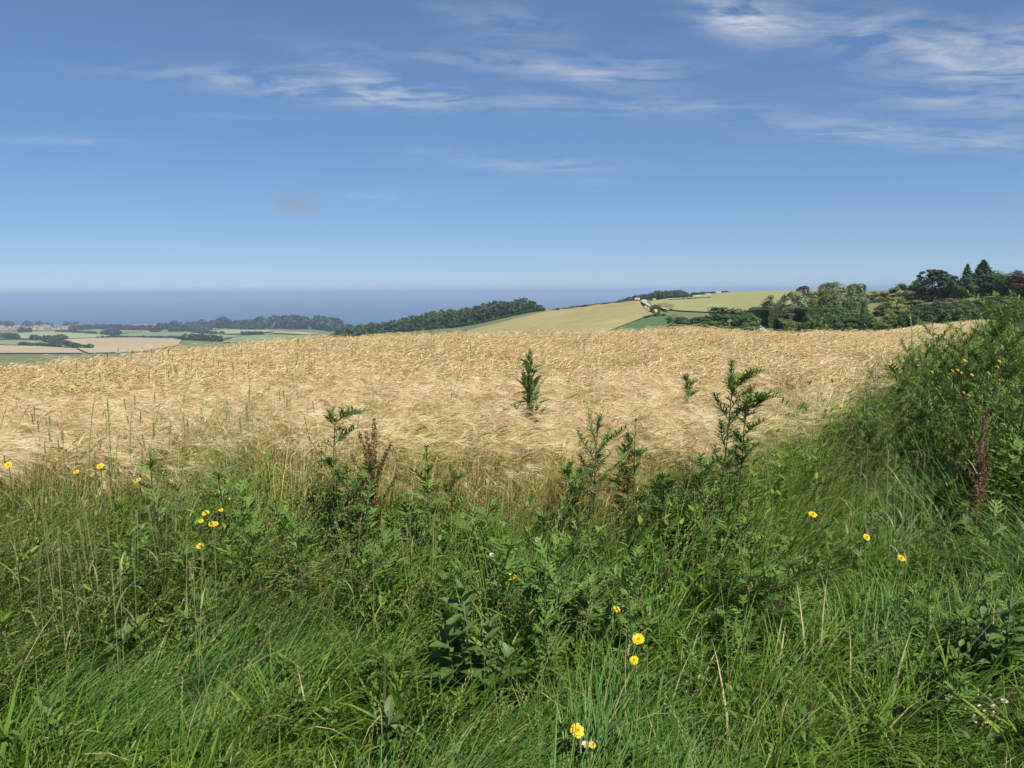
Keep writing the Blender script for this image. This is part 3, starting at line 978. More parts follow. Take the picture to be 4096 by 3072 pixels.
# the wood on the shoulder of the hill
top_x = [1310, 1390, 1444, 1471, 1580, 1641, 1688, 1742, 1810, 1878, 1939, 2007, 2061, 2102, 2116, 2149, 2176]
top_y = [1331, 1303, 1296, 1293, 1273, 1259, 1246, 1236, 1232, 1222, 1205, 1195, 1198, 1188, 1192, 1212, 1236]
WOOD = [G_DARK, (.038, .066, .022), (.045, .074, .026), (.055, .070, .028), (.032, .056, .024)]
for i in range(78):
    f = i / 77
    row = i % 3
    sx = 1325 + (2160 - 1325) * f + _hr.uniform(-9, 9)
    d = np.interp(sx, [1310, 1800, 2170], [640, 540, 492]) + row * 14 + _hr.uniform(-4, 4)
    ty = np.interp(sx, top_x, top_y) + (9 - 4.5 * row) + _hr.uniform(-3, 5)
    tree('woodland_tree', 'dark broadleaf tree of the wood beside the hay field', sx, ty, _hr.uniform(34, 58), d, _hr.choice(['far_round', 'far_tall', 'far_round']), _hr.choice(WOOD), i, 'trees of the hillside wood', 'tree', min_h=4)
for i in range(34):
    sx = 1330 + i * 25.5 + _hr.uniform(-6, 6)
    d = np.interp(sx, [1310, 1800, 2170], [622, 526, 482])
    ty = np.interp(sx, [1310, 1470, 1700, 1878, 2007, 2176], [1330, 1318, 1300, 1284, 1262, 1232]) + _hr.uniform(-4, 5)
    tree('woodland_edge_shrub', 'dark shrub along the edge of the hillside wood', sx, ty, _hr.uniform(30, 46), d, 'far_bush', _hr.choice(WOOD), i, 'shrubs edging the hillside wood', 'shrub', min_h=2.2)

# wood and scrub on the headland
hx = [2471, 2492, 2510, 2523, 2540, 2556, 2573, 2585, 2598, 2619, 2640, 2665, 2679, 2700, 2720, 2737, 2752, 2765]
hy = [1200, 1190, 1190, 1186, 1178, 1170, 1174, 1176, 1168, 1159, 1156, 1157, 1161, 1156, 1157, 1157, 1168, 1180]
for i in range(26):
    sx = 2480 + i * 11 + _hr.uniform(-3, 3)
    tree('headland_tree', 'wind shaped dark tree on the headland', sx, np.interp(sx, hx, hy) + 2 + _hr.uniform(-3, 5), _hr.uniform(22, 38), 600 + (i % 3) * 12, _hr.choice(['far_round', 'far_bush', 'far_round']), _hr.choice(WOOD), i, 'trees on the headland', 'tree', min_h=3)
for i in range(13):
    sx = 2770 + i * 11 + _hr.uniform(-3, 3)
    tree('headland_bush', 'low dark bush in a row on the far ridge', sx, 1165 + _hr.uniform(-2, 4) + (i > 9) * 2, _hr.uniform(18, 30), 770, 'far_bush', _hr.choice(WOOD), i, 'bushes on the far ridge', 'bush', min_h=3)
for i in range(16):
    sx = 2682 + i * 10.3
    tree('field_hedge_bush', 'small bush in the low hedge crossing the ridge field', sx, np.interp(sx, [2682, 2760, 2840], [1197, 1189, 1186]) + _hr.uniform(-1.5, 2), _hr.uniform(14, 22), 530 + (sx - 2682) * .35, 'far_bush', _hr.choice(WOOD), i, 'bushes of the low ridge hedge', 'bush', min_h=1.6)
for i in range(26):
    sx = 2186 + i * 14.5 + _hr.uniform(-3, 3)
    tree('skyline_hedge_bush', 'low brownish hedge plant along the top of the hay field', sx, np.interp(sx, [2186, 2353, 2468, 2560], [1237, 1216, 1203, 1199]) + _hr.uniform(-2, 2), _hr.uniform(20, 30), np.interp(sx, [2186, 2560], [505, 455]), 'far_bush', _hr.choice([(.12, .11, .045), (.075, .085, .03), (.10, .09, .04)]), i, 'hedge plants along the hay field skyline', 'hedge', min_h=1.0)


def leafy_box(name, label, pts, width, height, color, seed, leaf=.13, dens=55, cat='hedge'):
    """a clipped hedge: shaped core with a skin of leaf-sized faces, following ground points"""
    r_ = random.Random(seed)
    root = empty(name, pts[0], 0, label, cat)
    mb, core = MB(), MB()
    for (p, q) in zip(pts[:-1], pts[1:]):
        p, q = Vector(p) - Vector(pts[0]), Vector(q) - Vector(pts[0])
        t = (q - p); ln = t.length; t = t / ln
        s_ = Vector((t.y, -t.x, 0)).normalized()
        v = []
        for c in (p, q):
            for a, z in ((-.46, -.3), (-.44, height * .94), (.44, height * .94), (.46, -.3)):
                v.append(c + s_ * (width * a) + Vector((0, 0, z)))
        core.add(v, [(0, 1, 5, 4), (1, 2, 6, 5), (2, 3, 7, 6), (0, 3, 2, 1), (4, 5, 6, 7)], .25)
        n = int(dens * ln * (width + 2 * height))
        for k in range(n):
            u = r_.random() * ln
            w = r_.random() * (width + 2 * height)
            if w < width:
                c = p + t * u + s_ * (w - width / 2) + Vector((0, 0, height + r_.gauss(0, .04))); nn = Vector((0, 0, 1))
            elif w < width + height:
                c = p + t * u + s_ * (width / 2 + r_.gauss(0, .04)) + Vector((0, 0, w - width)); nn = s_
            else:
                c = p + t * u - s_ * (width / 2 + r_.gauss(0, .04)) + Vector((0, 0, w - width - height)); nn = -s_
            nn = (nn + Vector((r_.gauss(0, .45), r_.gauss(0, .45), r_.gauss(0, .45)))).normalized()
            a = nn.cross(Vector((r_.random(), r_.random(), r_.random() + .1))).normalized(); b = nn.cross(a)
            l = leaf * r_.uniform(.7, 1.4)
            mb.add([c - a * l, c - b * l * .6, c + a * l, c + b * l * .6], [(0, 1, 2, 3)], r_.uniform(.3, .8))
        # leafy ends
        for c, e in ((p, -t), (q, t)):
            for k in range(int(dens * width * height)):
                cc = c + e * abs(r_.gauss(0, .05)) + s_ * r_.uniform(-.5, .5) * width + Vector((0, 0, r_.random() * height))
                nn = (e + Vector((r_.gauss(0, .4), r_.gauss(0, .4), r_.gauss(0, .4)))).normalized()
                a = nn.cross(Vector((.3, .2, .9))).normalized(); b = nn.cross(a)
                mb.add([cc - a * leaf, cc - b * leaf * .6, cc + a * leaf, cc + b * leaf * .6], [(0, 1, 2, 3)], r_.uniform(.3, .8))
    o1 = part('foliage', mb, M['tree_leaf'], root); o2 = part('core', core, M['tree_leaf'], root)
    o1.color = (*color, 1); o2.color = (*[c * .9 for c in color], 1)
    return root


def gp(sx, d):
    a = az_of(sx)
    return Vector((d * math.sin(a), d * math.cos(a), Z(d * math.sin(a), d * math.cos(a))))


leafy_box('clipped_hedge', 'clipped hedge running straight down beside the lane', [gp(3119, 185), gp(3140, 156), gp(3168, 130)], 1.9, 1.5, (.120, .175, .050), 1)
leafy_box('clipped_hedge', 'clipped square hedge in the middle of the hedge rows', [gp(3131, 188), gp(3182, 150)], 1.8, 2.2, (.110, .160, .048), 2)
leafy_box('clipped_hedge', 'short flat topped hedge close behind the barley', [gp(3192, 146), gp(3236, 130)], 2.0, 1.0, (.120, .175, .050), 3)
leafy_box('clipped_hedge', 'long dark hedge climbing behind the clipped rows', [gp(3117, 196), gp(3190, 166), gp(3262, 140)], 2.6, 3.0, (.080, .112, .036), 4)
leafy_box('curved_hedge', 'curved hedge bending round the lane corner', [gp(3040, 200), gp(3026, 182), gp(3040, 168), gp(3108, 158)], 2.8, 3.4, (.075, .112, .034), 5)

# far hedgerows and woods on the coastal plain
def hedge_line(label, line, hgt, wid, color, seed, n_per=3.0, kind=None, name='hedgerow', cat='hedge', leaf=.5, dmin=400):
    r_ = np.random.default_rng(seed)
    P, T = [], []
    hits = []
    for x, y in line:
        h_ = ground_hit(x, y, 0, dmin)
        hits.append(h_ if math.hypot(h_.x, h_.y) < 3150 else gp(x, 3150))
    for p, q in zip(hits[:-1], hits[1:]):
        ln = (q - p).length
        nb = max(2, int(ln / (hgt * .7)))
        for k in range(nb):
            c = p.lerp(q, (k + r_.random()) / nb)
            c = Vector((c.x + r_.normal() * wid * .25, c.y + r_.normal() * wid * .25, 0))
            c.z = Z(c.x, c.y)
            hh = hgt * r_.uniform(.65, 1.25)
            tb = r_.uniform(.25, .7)
            for j in range(int(26 * n_per)):
                u = r_.normal(size=3); u /= np.linalg.norm(u)
                P.append((c.x + u[0] * hh * .6, c.y + u[1] * hh * .6, c.z + hh * .5 + u[2] * hh * .5)); T.append(tb + .15 * r_.normal())
    P = np.array(P); T = np.clip(T, 0, 1)
    n = len(P)
    a = r_.normal(size=(n, 3)); a /= np.linalg.norm(a, axis=1)[:, None]
    b = np.cross(a, r_.normal(size=(n, 3))); b /= np.linalg.norm(b, axis=1)[:, None]
    s_ = (leaf * r_.uniform(.7, 1.6, n))[:, None] * hgt * .4
    o0 = np.array(hits[0])
    quad = np.stack([P - a * s_, P - b * s_ * .7, P + a * s_, P + b * s_ * .7], 1).reshape(-1, 3) - o0
    me = bpy.data.meshes.new(name)
    me.from_pydata(quad.tolist(), [], np.arange(4 * n).reshape(-1, 4).tolist())
    me.materials.append(M['tree_leaf'])
    at = me.attributes.new('tint', 'FLOAT', 'POINT')
    at.data.foreach_set('value', np.repeat(T, 4).astype(np.float32))
    o = link(name, me)
    o.location = hits[0]
    o.color = (*color, 1)
    return tag(o, label, cat, kind=kind)


HG = (.055, .088, .034)
hedge_line('dark hedge clump left of the tan valley field', z1((200, 412), (300, 409), (405, 411)), 7, 8, HG, 1)
hedge_line('dark hedge below the pale green field', z1((-60, 404), (30, 404), (90, 409)), 8, 8, HG, 2)
hedge_line('hedge curving under the tan valley field', z1((300, 425), (380, 440), (440, 458), (500, 467), (580, 468)), 5, 6, HG, 3)
hedge_line('long thin hedge along the top of the tan field', z1((600, 401), (850, 399), (1000, 401), (1140, 407)), 4, 4, HG, 4)
hedge_line('hedge line running below the shore wood', z1((370, 366), (480, 371), (590, 378)), 6, 6, HG, 5)
hedge_line('dark clump of trees between far green fields', z1((640, 382), (690, 380), (725, 386)), 11, 10, HG, 6)
hedge_line('hedge right of the tan valley field', z1((1140, 414), (1200, 412), (1290, 417), (1400, 424)), 7, 8, HG, 7)
hedge_line('low hedge across the far green slope', z1((1540, 377), (1600, 379), (1660, 381)), 5, 5, HG, 8)
hedge_line('short hedge near the crest of the barley', z1((130, 448), (250, 453), (380, 460)), 4, 5, HG, 9)
hedge_line('hedge edging the pale sunlit field', z1((1220, 370), (1330, 374), (1420, 376)), 5, 5, HG, 10)
CW = (.050, .072, .036)
hedge_line('far dark wood behind the coastal houses', z1((-260, 322), (-100, 320), (60, 318), (200, 316), (330, 316), (460, 324)), 22, 60, CW, 21, 4, 'stuff', 'coastal_wood', 'wood', dmin=1200)
hedge_line('far belt of trees before the shore', z1((500, 349), (600, 342), (700, 341), (800, 348), (910, 354)), 11, 40, CW, 22, 4, 'stuff', 'coastal_wood', 'wood', dmin=1200)
hedge_line('far lower belt of trees', z1((930, 358), (1020, 358), (1130, 357), (1290, 356)), 13, 40, CW, 23, 4, 'stuff', 'coastal_wood', 'wood', dmin=1000)
hedge_line('far rounded grove standing above the shore', z1((1010, 345), (1060, 343), (1120, 346)), 17, 40, CW, 24, 4, 'stuff', 'coastal_wood', 'wood', dmin=1200)
hedge_line('far long wood on the dunes', z1((1190, 332), (1300, 330), (1420, 338), (1550, 342), (1650, 340)), 18, 60, CW, 25, 5, 'stuff', 'coastal_wood', 'wood', dmin=1200)
hedge_line('far tall wood on the dune ridge', z1((1500, 346), (1650, 342), (1750, 340), (1850, 340), (1950, 344), (2060, 352), (2180, 362)), 26, 70, CW, 26, 5, 'stuff', 'coastal_wood', 'wood', dmin=1200)
hedge_line('far dark trees among the coastal houses', z1((90, 362), (150, 362), (200, 362)), 11, 20, CW, 27, 3, 'stuff', 'coastal_wood', 'wood', dmin=1200)

# ------------------------------------------------------------------ houses by the sea
def house_parts(wall, roof, L_, W_, H_, seed):
    r_ = random.Random(seed)
    root = empty('coastal_house')
    mb = MB()
    x, y = L_ / 2, W_ / 2
    rh = W_ * .42
    mb.add([(-x, -y, -1), (x, -y, -1), (x, y, -1), (-x, y, -1), (-x, -y, H_), (x, -y, H_), (x, y, H_), (-x, y, H_), (-x, 0, H_ + rh * .97), (x, 0, H_ + rh * .97)],
           [(0, 1, 5, 4), (1, 2, 6, 9, 5), (2, 3, 7, 6), (3, 0, 4, 8, 7)])
    part('wall', mb, M[wall], root)
    rb = MB()
    e = .5
    k = rh / y
    for s_ in (-1, 1):
        rb.add([(-x - e, s_ * (y + e), H_ - e * k), (x + e, s_ * (y + e), H_ - e * k), (x + e, 0, H_ + rh + .05), (-x - e, 0, H_ + rh + .05),
                (-x - e, s_ * (y + e), H_ - e * k + .25), (x + e, s_ * (y + e), H_ - e * k + .25), (x + e, 0, H_ + rh + .3), (-x - e, 0, H_ + rh + .3)],
               [(0, 1, 2, 3), (4, 7, 6, 5), (0, 4, 5, 1), (1, 5, 6, 2), (3, 2, 6, 7), (0, 3, 7, 4)])
    ro = part('roof', rb, M[roof], root)
    ch = MB()
    ch.box((x * .6, 0, H_ + rh + .7), (.8, .8, 1.8))
    part('chimney', ch, M['brick_wall'], ro)
    for i in range(3):
        wm = MB()
        wm.box((-x + L_ * (i + .5) / 3, -y - .03, H_ * .55), (1.2, .12, 1.5))
        part('window', wm, M['pane'], root)
    adopt(root)
    return root


protos = [house_parts('white_wall', 'tile_roof', 11, 8, 4.5, 1), house_parts('cream_wall', 'tile_roof', 13, 8, 3.8, 2), house_parts('white_wall', 'slate_roof', 12, 9, 5, 3), house_parts('brick_wall', 'tile_roof', 14, 8, 4.2, 4)]
H_LABEL = ['white coastal house with orange tiled roof', 'cream coastal house with orange tiled roof', 'white coastal house with grey slate roof', 'brick coastal house with orange tiled roof']
used = [False] * 4
spots = []
for i in range(40):
    spots.append((_hr.uniform(-60, 275), 0, _hr.uniform(2450, 2950)))
for i in range(8):
    spots.append((_hr.uniform(300, 380), 0, 3020))
for i in range(22):
    spots.append((_hr.uniform(455, 640), 0, _hr.uniform(2980, 3100)))
for i in range(6):
    spots.append((_hr.uniform(705, 770), 0, 3000))
for i in range(6):
    spots.append((_hr.uniform(790, 830), 0, 2600))
for i, (sx, sy, d) in enumerate(spots):
    k = _hr.choice([0, 0, 1, 2, 3, 3])
    p = gp(sx, d)
    o = protos[k] if not used[k] else copy_tree(protos[k])
    used[k] = True
    o.location = p
    o.rotation_euler = (0, 0, _hr.uniform(-.9, .9))
    s_ = _hr.uniform(.75, 1.1)
    o.scale = (s_, s_, s_)
    tag(o, H_LABEL[k] + ' above the shore', 'house', H_LABEL[k].replace('house', 'houses'))
for k in range(4):
    if not used[k]:
        protos[k].location = gp(100, 2700); tag(protos[k], H_LABEL[k] + ' above the shore', 'house', H_LABEL[k].replace('house', 'houses'))

# buildings on the ridge
def barn(name, label, sx, d, L_, W_, H_, wall, roof, rz):
    p = gp(sx, d)
    root = empty(name, p, rz, label, 'building')
    x, y = L_ / 2, W_ / 2
    mb = MB()
    mb.add([(-x, -y, -1), (x, -y, -1), (x, y, -1), (-x, y, -1), (-x, -y, H_), (x, -y, H_), (x, y, H_), (-x, y, H_), (-x, 0, H_ + W_ * .18), (x, 0, H_ + W_ * .18)],
           [(0, 1, 5, 4), (1, 2, 6, 9, 5), (2, 3, 7, 6), (3, 0, 4, 8, 7)])
    part('wall', mb, M[wall], root)
    rb = MB()
    for s_ in (-1, 1):
        rb.add([(-x - .4, s_ * (y + .4), H_ - .1), (x + .4, s_ * (y + .4), H_ - .1), (x + .4, 0, H_ + W_ * .18 + .1), (-x - .4, 0, H_ + W_ * .18 + .1),
                (-x - .4, s_ * (y + .4), H_ + .1), (x + .4, s_ * (y + .4), H_ + .1), (x + .4, 0, H_ + W_ * .18 + .3), (-x - .4, 0, H_ + W_ * .18 + .3)],
               [(0, 1, 2, 3), (4, 7, 6, 5), (0, 4, 5, 1), (1, 5, 6, 2), (3, 2, 6, 7), (0, 3, 7, 4)])
    part('roof', rb, M[roof], root)
    dm = MB(); dm.box((x * .2, -y - .05, H_ * .4), (2.4, .16, H_ * .8)); part('door', dm, M['pane'], root)


barn('low_building', 'low white building among bushes on the far ridge', 2873, 760, 4.2, 3, 1.2, 'white_wall', 'white_wall', .1)
barn('small_building', 'small white shed beside the low white building', 2864, 770, 3.0, 2.5, 1.2, 'white_wall', 'white_wall', .3)
barn('long_shed', 'long pale shed wall at the edge of the headland wood', 2787, 640, 6, 3, .45, 'cream_wall', 'cream_wall', .08)
barn('field_shed', 'short pale shed on the ridge field', 2832, 680, 3, 2.5, .8, 'cream_wall', 'cream_wall', .05)

# ------------------------------------------------------------------ bales
def bale_proto():
    root = empty('hay_bale')
    r_ = random.Random(3)
    R_, W_ = .75, 1.25
    n = 28
    mb = MB()
    v, f, t = [], [], []
    xs = [-W_ / 2, -W_ / 2 + .05, -.2, .2, W_ / 2 - .05, W_ / 2]
    for i, x in enumerate(xs):
        for k in range(n):
            q = 2 * math.pi * k / n
            rr_ = R_ * (.94 if i in (0, len(xs) - 1) else 1) * (1 + r_.uniform(-.025, .025))
            v.append((x + r_.uniform(-.01, .01), rr_ * math.cos(q), R_ * .97 + rr_ * math.sin(q))); t.append(r_.random())
    for i in range(len(xs) - 1):
        for k in range(n):
            f.append((i * n + k, i * n + (k + 1) % n, (i + 1) * n + (k + 1) % n, (i + 1) * n + k))
    mb.add(v, f, t)
    part('roll', mb, M['hay'], root, True)
    for s_ in (-1, 1):
        eb = MB()
        v, f = [(s_ * W_ / 2 * .97, 0, R_ * .97)], []
        for j, rr_ in enumerate((.12, .28, .45, .60, R_ * .94)):
            for k in range(n):
                q = 2 * math.pi * k / n + j * .2
                v.append((s_ * (W_ / 2 + (.03 if j % 2 else -.02)), rr_ * math.cos(q), R_ * .97 + rr_ * math.sin(q)))
        for k in range(n):
            f.append((0, 1 + k, 1 + (k + 1) % n))
            for j in range(4):
                a, b = 1 + j * n, 1 + (j + 1) * n
                f.append((a + k, b + k, b + (k + 1) % n, a + (k + 1) % n))
        eb.add(v, f, [r_.uniform(0, .5) for _ in v])
        part('end_face', eb, M['hay'], root)
    adopt(root)
    return root


bp_ = bale_proto()
for i, (sx, sy, rz, lab) in enumerate([(2579, 1240, .85, 'round hay bale highest of the three beside the round tree'), (2590, 1248, .8, 'round hay bale in the middle of the three'), (2620, 1256, .6, 'round hay bale lowest of the three by the scrub'), (2544, 1206, -.2, 'left round hay bale of the pair at the field top'), (2553, 1206, .1, 'right round hay bale of the pair at the field top')]):
    p = ground_hit(sx, sy, 0, 200)
    o = bp_ if i == 0 else copy_tree(bp_)
    s_ = 1.0 if i < 3 else 1.1
    o.location = p + Vector((0, 0, .3)); o.rotation_euler = (0, 0, rz); o.scale = (s_, s_, s_)
    tag(o, lab, 'hay bale', 'round hay bales')
p = ground_hit(2617, 1200, 0, 300)
hs = empty('low_bale', p + Vector((0, 0, .3)), .2, 'low reddish bale at the edge of the headland wood', 'heap')  # another bale, built as a low mound
hs.scale = (.3, .3, .42)
mb = MB()
r_ = random.Random(8)
v, f = [], []
for i in range(9):
    for k in range(12):
        q = math.pi * k / 11
        ax = -5 + 10 * i / 8
        w = math.sqrt(max(.02, 1 - (ax / 5.2) ** 2))
        v.append((ax, -2.4 * w * math.cos(q), -.4 + 2.3 * w * math.sin(q) * r_.uniform(.85, 1.1)))
for i in range(8):
    for k in range(11):
        f.append((i * 12 + k, (i + 1) * 12 + k, (i + 1) * 12 + k + 1, i * 12 + k + 1))
mb.add(v, f, .3)
part('straw', mb, M['hay'], hs)
p = ground_hit(2569, 1209, 0, 300)
po = empty('gate_post', p, 0, 'pale wooden post at the top of the hill track', 'post')
po.scale = (.55, .55, .5)
mb = MB(); mb.box((0, 0, 1.2), (.45, .45, 2.6)); part('post', mb, M['wood_post'], po)
mb = MB(); mb.add([(-.25, -.25, 2.5), (.25, -.25, 2.5), (.25, .25, 2.5), (-.25, .25, 2.5), (0, 0, 2.75)], [(0, 1, 4), (1, 2, 4), (2, 3, 4), (3, 0, 4)]); part('cap', mb, M['wood_post'], po)
#@@NEAR
# ------------------------------------------------------------------ scattered cover (grass, crop): one object each
def scatter(name, label, cat, pts, rots, scls, idx, templates):
    me = bpy.data.meshes.new(name)
    me.from_pydata(np.asarray(pts).tolist(), [], [])
    for nm, typ, key, arr in (('rot', 'FLOAT_VECTOR', 'vector', rots), ('scl', 'FLOAT_VECTOR', 'vector', scls), ('pick', 'INT', 'value', idx)):
        at = me.attributes.new(nm, typ, 'POINT')
        at.data.foreach_set(key, np.asarray(arr, dtype=np.int32 if typ == 'INT' else np.float32).ravel())
    ob = link(name, me)
    tag(ob, label, cat, kind='stuff')
    ng = bpy.data.node_groups.new(name + ' scatter', 'GeometryNodeTree')
    ng.interface.new_socket('Geometry', in_out='INPUT', socket_type='NodeSocketGeometry')
    ng.interface.new_socket('Geometry', in_out='OUTPUT', socket_type='NodeSocketGeometry')
    gi, go = ng.nodes.new('NodeGroupInput'), ng.nodes.new('NodeGroupOutput')
    iop = ng.nodes.new('GeometryNodeInstanceOnPoints')
    join = ng.nodes.new('GeometryNodeJoinGeometry')
    L = ng.links
    for t in reversed(templates):          # the join node lists its last link first
        oi = ng.nodes.new('GeometryNodeObjectInfo')
        oi.inputs['Object'].default_value = t
        g2 = ng.nodes.new('GeometryNodeGeometryToInstance')
        L.new(oi.outputs['Geometry'], g2.inputs[0])
        L.new(g2.outputs[0], join.inputs[0])
    def attr(nm, typ):
        n = ng.nodes.new('GeometryNodeInputNamedAttribute')
        n.data_type = typ
        n.inputs['Name'].default_value = nm
        return n.outputs['Attribute']
    L.new(gi.outputs[0], iop.inputs['Points'])
    L.new(join.outputs[0], iop.inputs['Instance'])
    iop.inputs['Pick Instance'].default_value = True
    L.new(attr('pick', 'INT'), iop.inputs['Instance Index'])
    L.new(attr('rot', 'FLOAT_VECTOR'), iop.inputs['Rotation'])
    L.new(attr('scl', 'FLOAT_VECTOR'), iop.inputs['Scale'])
    L.new(iop.outputs[0], go.inputs[0])
    md = ob.modifiers.new('scatter', 'NODES')
    md.node_group = ng
    return ob


def template(name, mb, mats):
    return bpy.data.objects.new(name, mb.mesh(name, mats))      # not linked: only its shape is used


def arc(r_, base, az, length, e0, bend, n):
    """points of a blade that starts at elevation e0 and bends over"""
    p = Vector(base)
    pts = [p.copy()]
    for i in range(n):
        e = e0 - bend * ((i + .5) / n) ** 1.3
        p = p + Vector((math.cos(az) * math.cos(e), math.sin(az) * math.cos(e), math.sin(e))) * (length / n)
        if p.z < .012:
            p.z = .012 + .006 * r_.random()
        pts.append(p.copy())
    return pts


def grass_tuft(seed, n, l0, l1, w0, w1, e0, bend, spread, rootr=.07, seg=5, tints=(.1, .85), dry=.05):
    r_ = random.Random(seed)
    mb = MB()
    for k in range(n):
        q, rr_ = r_.uniform(0, 6.28), rootr * math.sqrt(r_.random())
        az = r_.gauss(0, spread)
        ln = r_.uniform(l0, l1)
        pts = arc(r_, (rr_ * math.cos(q), rr_ * math.sin(q), 0), az, ln, rad(r_.uniform(*e0)), rad(r_.uniform(*bend)), seg)
        w = r_.uniform(w0, w1)
        ws = [w * (.75 + .4 * math.sin(math.pi * min(1, (i / seg) * 1.1))) * (1 - (i / seg) ** 3 * .93) for i in range(seg + 1)]
        sa = az + math.pi / 2 + r_.gauss(0, .5)
        side = Vector((math.cos(sa), math.sin(sa), r_.gauss(0, .25))).normalized()
        t = r_.uniform(*tints) if r_.random() > dry else r_.uniform(.93, 1.0) / .72
        mb.ribbon(pts, ws, side, t)
    return mb


def spikelets(mb, r_, pts, mat, n, size, tint):
    for i in range(n):
        f = .0 + i / n
        k = f * (len(pts) - 1)
        j = min(int(k), len(pts) - 2)
        p = pts[j].lerp(pts[j + 1], k - j)
        ax = (pts[j + 1] - pts[j]).normalized()
        s_ = ax.cross(Vector((.2, .9, .3))).normalized() * (1 if i % 2 else -1)
        d = (ax + s_ * .45).normalized()
        b = d.cross(s_).normalized()
        l = size * r_.uniform(.8, 1.2)
        mb.add([p, p + d * l * .5 + s_ * l * .16, p + d * l, p + d * l * .5 - s_ * l * .10, p + d * l * .5 + b * l * .14], [(0, 1, 4), (1, 2, 4), (2, 3, 4), (3, 0, 4)], tint + r_.uniform(-.15, .15), mat)


def seed_tuft(seed, n, h0, h1):
    r_ = random.Random(seed)
    mb = MB()
    for k in range(n):
        q = r_.uniform(0, 6.28)
        az = r_.gauss(0, .5)
        pts = arc(r_, (.06 * math.cos(q), .06 * math.sin(q), 0), az, r_.uniform(h0, h1), rad(r_.uniform(58, 86)), rad(r_.uniform(10, 55)), 8)
        mb.ribbon(pts, [.0022] * 9, Vector((-math.sin(az), math.cos(az), .1)), r_.uniform(.1, .8), 0)
        spikelets(mb, r_, pts[5:], 1, 16, r_.uniform(.012, .017), r_.uniform(.1, .8))
    return mb


def herb_tuft(seed, n, l0, l1, lobes=0):
    r_ = random.Random(seed)
    mb = MB()
    for k in range(n):
        q = r_.uniform(0, 6.28)
        el = r_.uniform(.2, 1.2)
        z0 = r_.uniform(.03, .26)
        rr_ = r_.uniform(.0, .05)
        b = Vector((rr_ * math.cos(q), rr_ * math.sin(q), z0))
        d = Vector((math.cos(q) * math.cos(el), math.sin(q) * math.cos(el), math.sin(el)))
        ln = r_.uniform(l0, l1)
        mb.ribbon([Vector((0, 0, z0 * .3)), b], [.003, .003], Vector((1, 0, 0)), .3)
        mb.leaf(b, d, (0, 0, 1), ln, ln * r_.uniform(.4, .65), r_.random(), seg=4, droop=r_.uniform(.1, .5), fold=.3, lobes=lobes, lob=.55)
    return mb


def feather_leaf(mb, r_, base, d, up, ln, tint, mat=0, n=3):
    """mugwort leaf: narrow pointed lobes along a short rib"""
    base = Vector(base); d = Vector(d).normalized()
    sd = d.cross(Vector(up)); sd = sd.normalized() if sd.length > 1e-3 else Vector((1, 0, 0))
    nrm = sd.cross(d)
    mb.leaf(base, d, up, ln, ln * .16, tint, mat, seg=3, droop=.25, fold=.2)
    for i in range(n):
        t = .25 + .5 * i / max(1, n - 1)
        c = base + d * ln * t - nrm * ln * .25 * t * t
        for s_ in (-1, 1):
            dd = (d * .75 + sd * s_ * .8 + nrm * r_.uniform(-.05, .2)).normalized()
            mb.leaf(c, dd, nrm, ln * (.62 - .28 * t) * r_.uniform(.85, 1.15), ln * .12, tint + r_.uniform(-.1, .1), mat, seg=2, droop=.2, fold=.2)


def weed_shoot(seed, h, n):
    r_ = random.Random(seed)
    mb = MB()
    top = Vector((r_.gauss(.03, .03), r_.gauss(0, .03), h))
    mb.tube([Vector((0, 0, 0)), top * .5 + Vector((r_.gauss(0, .01), 0, 0)), top], [.004, .003, .0015], 4, .3, 1, False)
    for k in range(n):
        t = .15 + .85 * (k + .5) / n
        q = k * 2.4 + r_.random() * .6
        el = .15 + .9 * t + r_.uniform(-.2, .2)
        d = Vector((math.cos(q) * math.cos(el), math.sin(q) * math.cos(el), math.sin(el)))
        feather_leaf(mb, r_, top * t, d, (0, 0, 1), r_.uniform(.055, .09) * (1.1 - .35 * t), r_.uniform(.25, .9))
    return mb


G1 = [template('lodged', grass_tuft(s, 28, .18, .48, .0036, .0085, (35, 78), (35, 105), .60, tints=(.0, .95)), [M['grass']]) for s in range(5)]
G2 = [template('upright', grass_tuft(20 + s, 26, .13, .36, .0036, .0090, (48, 88), (15, 85), 1.6, tints=(.0, .95)), [M['grass']]) for s in range(5)]
G3 = [template('soft', grass_tuft(40 + s, 36, .28, .50, .003, .0055, (38, 70), (35, 75), .30, tints=(.1, .95), dry=.02), [M['blue_grass']]) for s in range(3)]
G4 = [template('seeding', seed_tuft(60 + s, 5, .48, .75), [M['grass'], M['seed_grass']]) for s in range(4)]
G5 = [template('herb', herb_tuft(80 + s, 26, .022, .048), [M['herb']]) for s in range(3)] + [template('herb_lobed', herb_tuft(90 + s, 18, .035, .065, 4), [M['herb']]) for s in range(2)]
G6 = [template('shoot', weed_shoot(120 + s, .30 + .05 * s, 17), [M['mugwort_leaf'], M['green_stem']]) for s in range(3)]
G7 = [template('coarse', grass_tuft(140 + s, 12, .18, .42, .006, .0115, (40, 85), (30, 110), 1.1, rootr=.05, tints=(.35, .95), dry=.08), [M['grass']]) for s in range(4)]


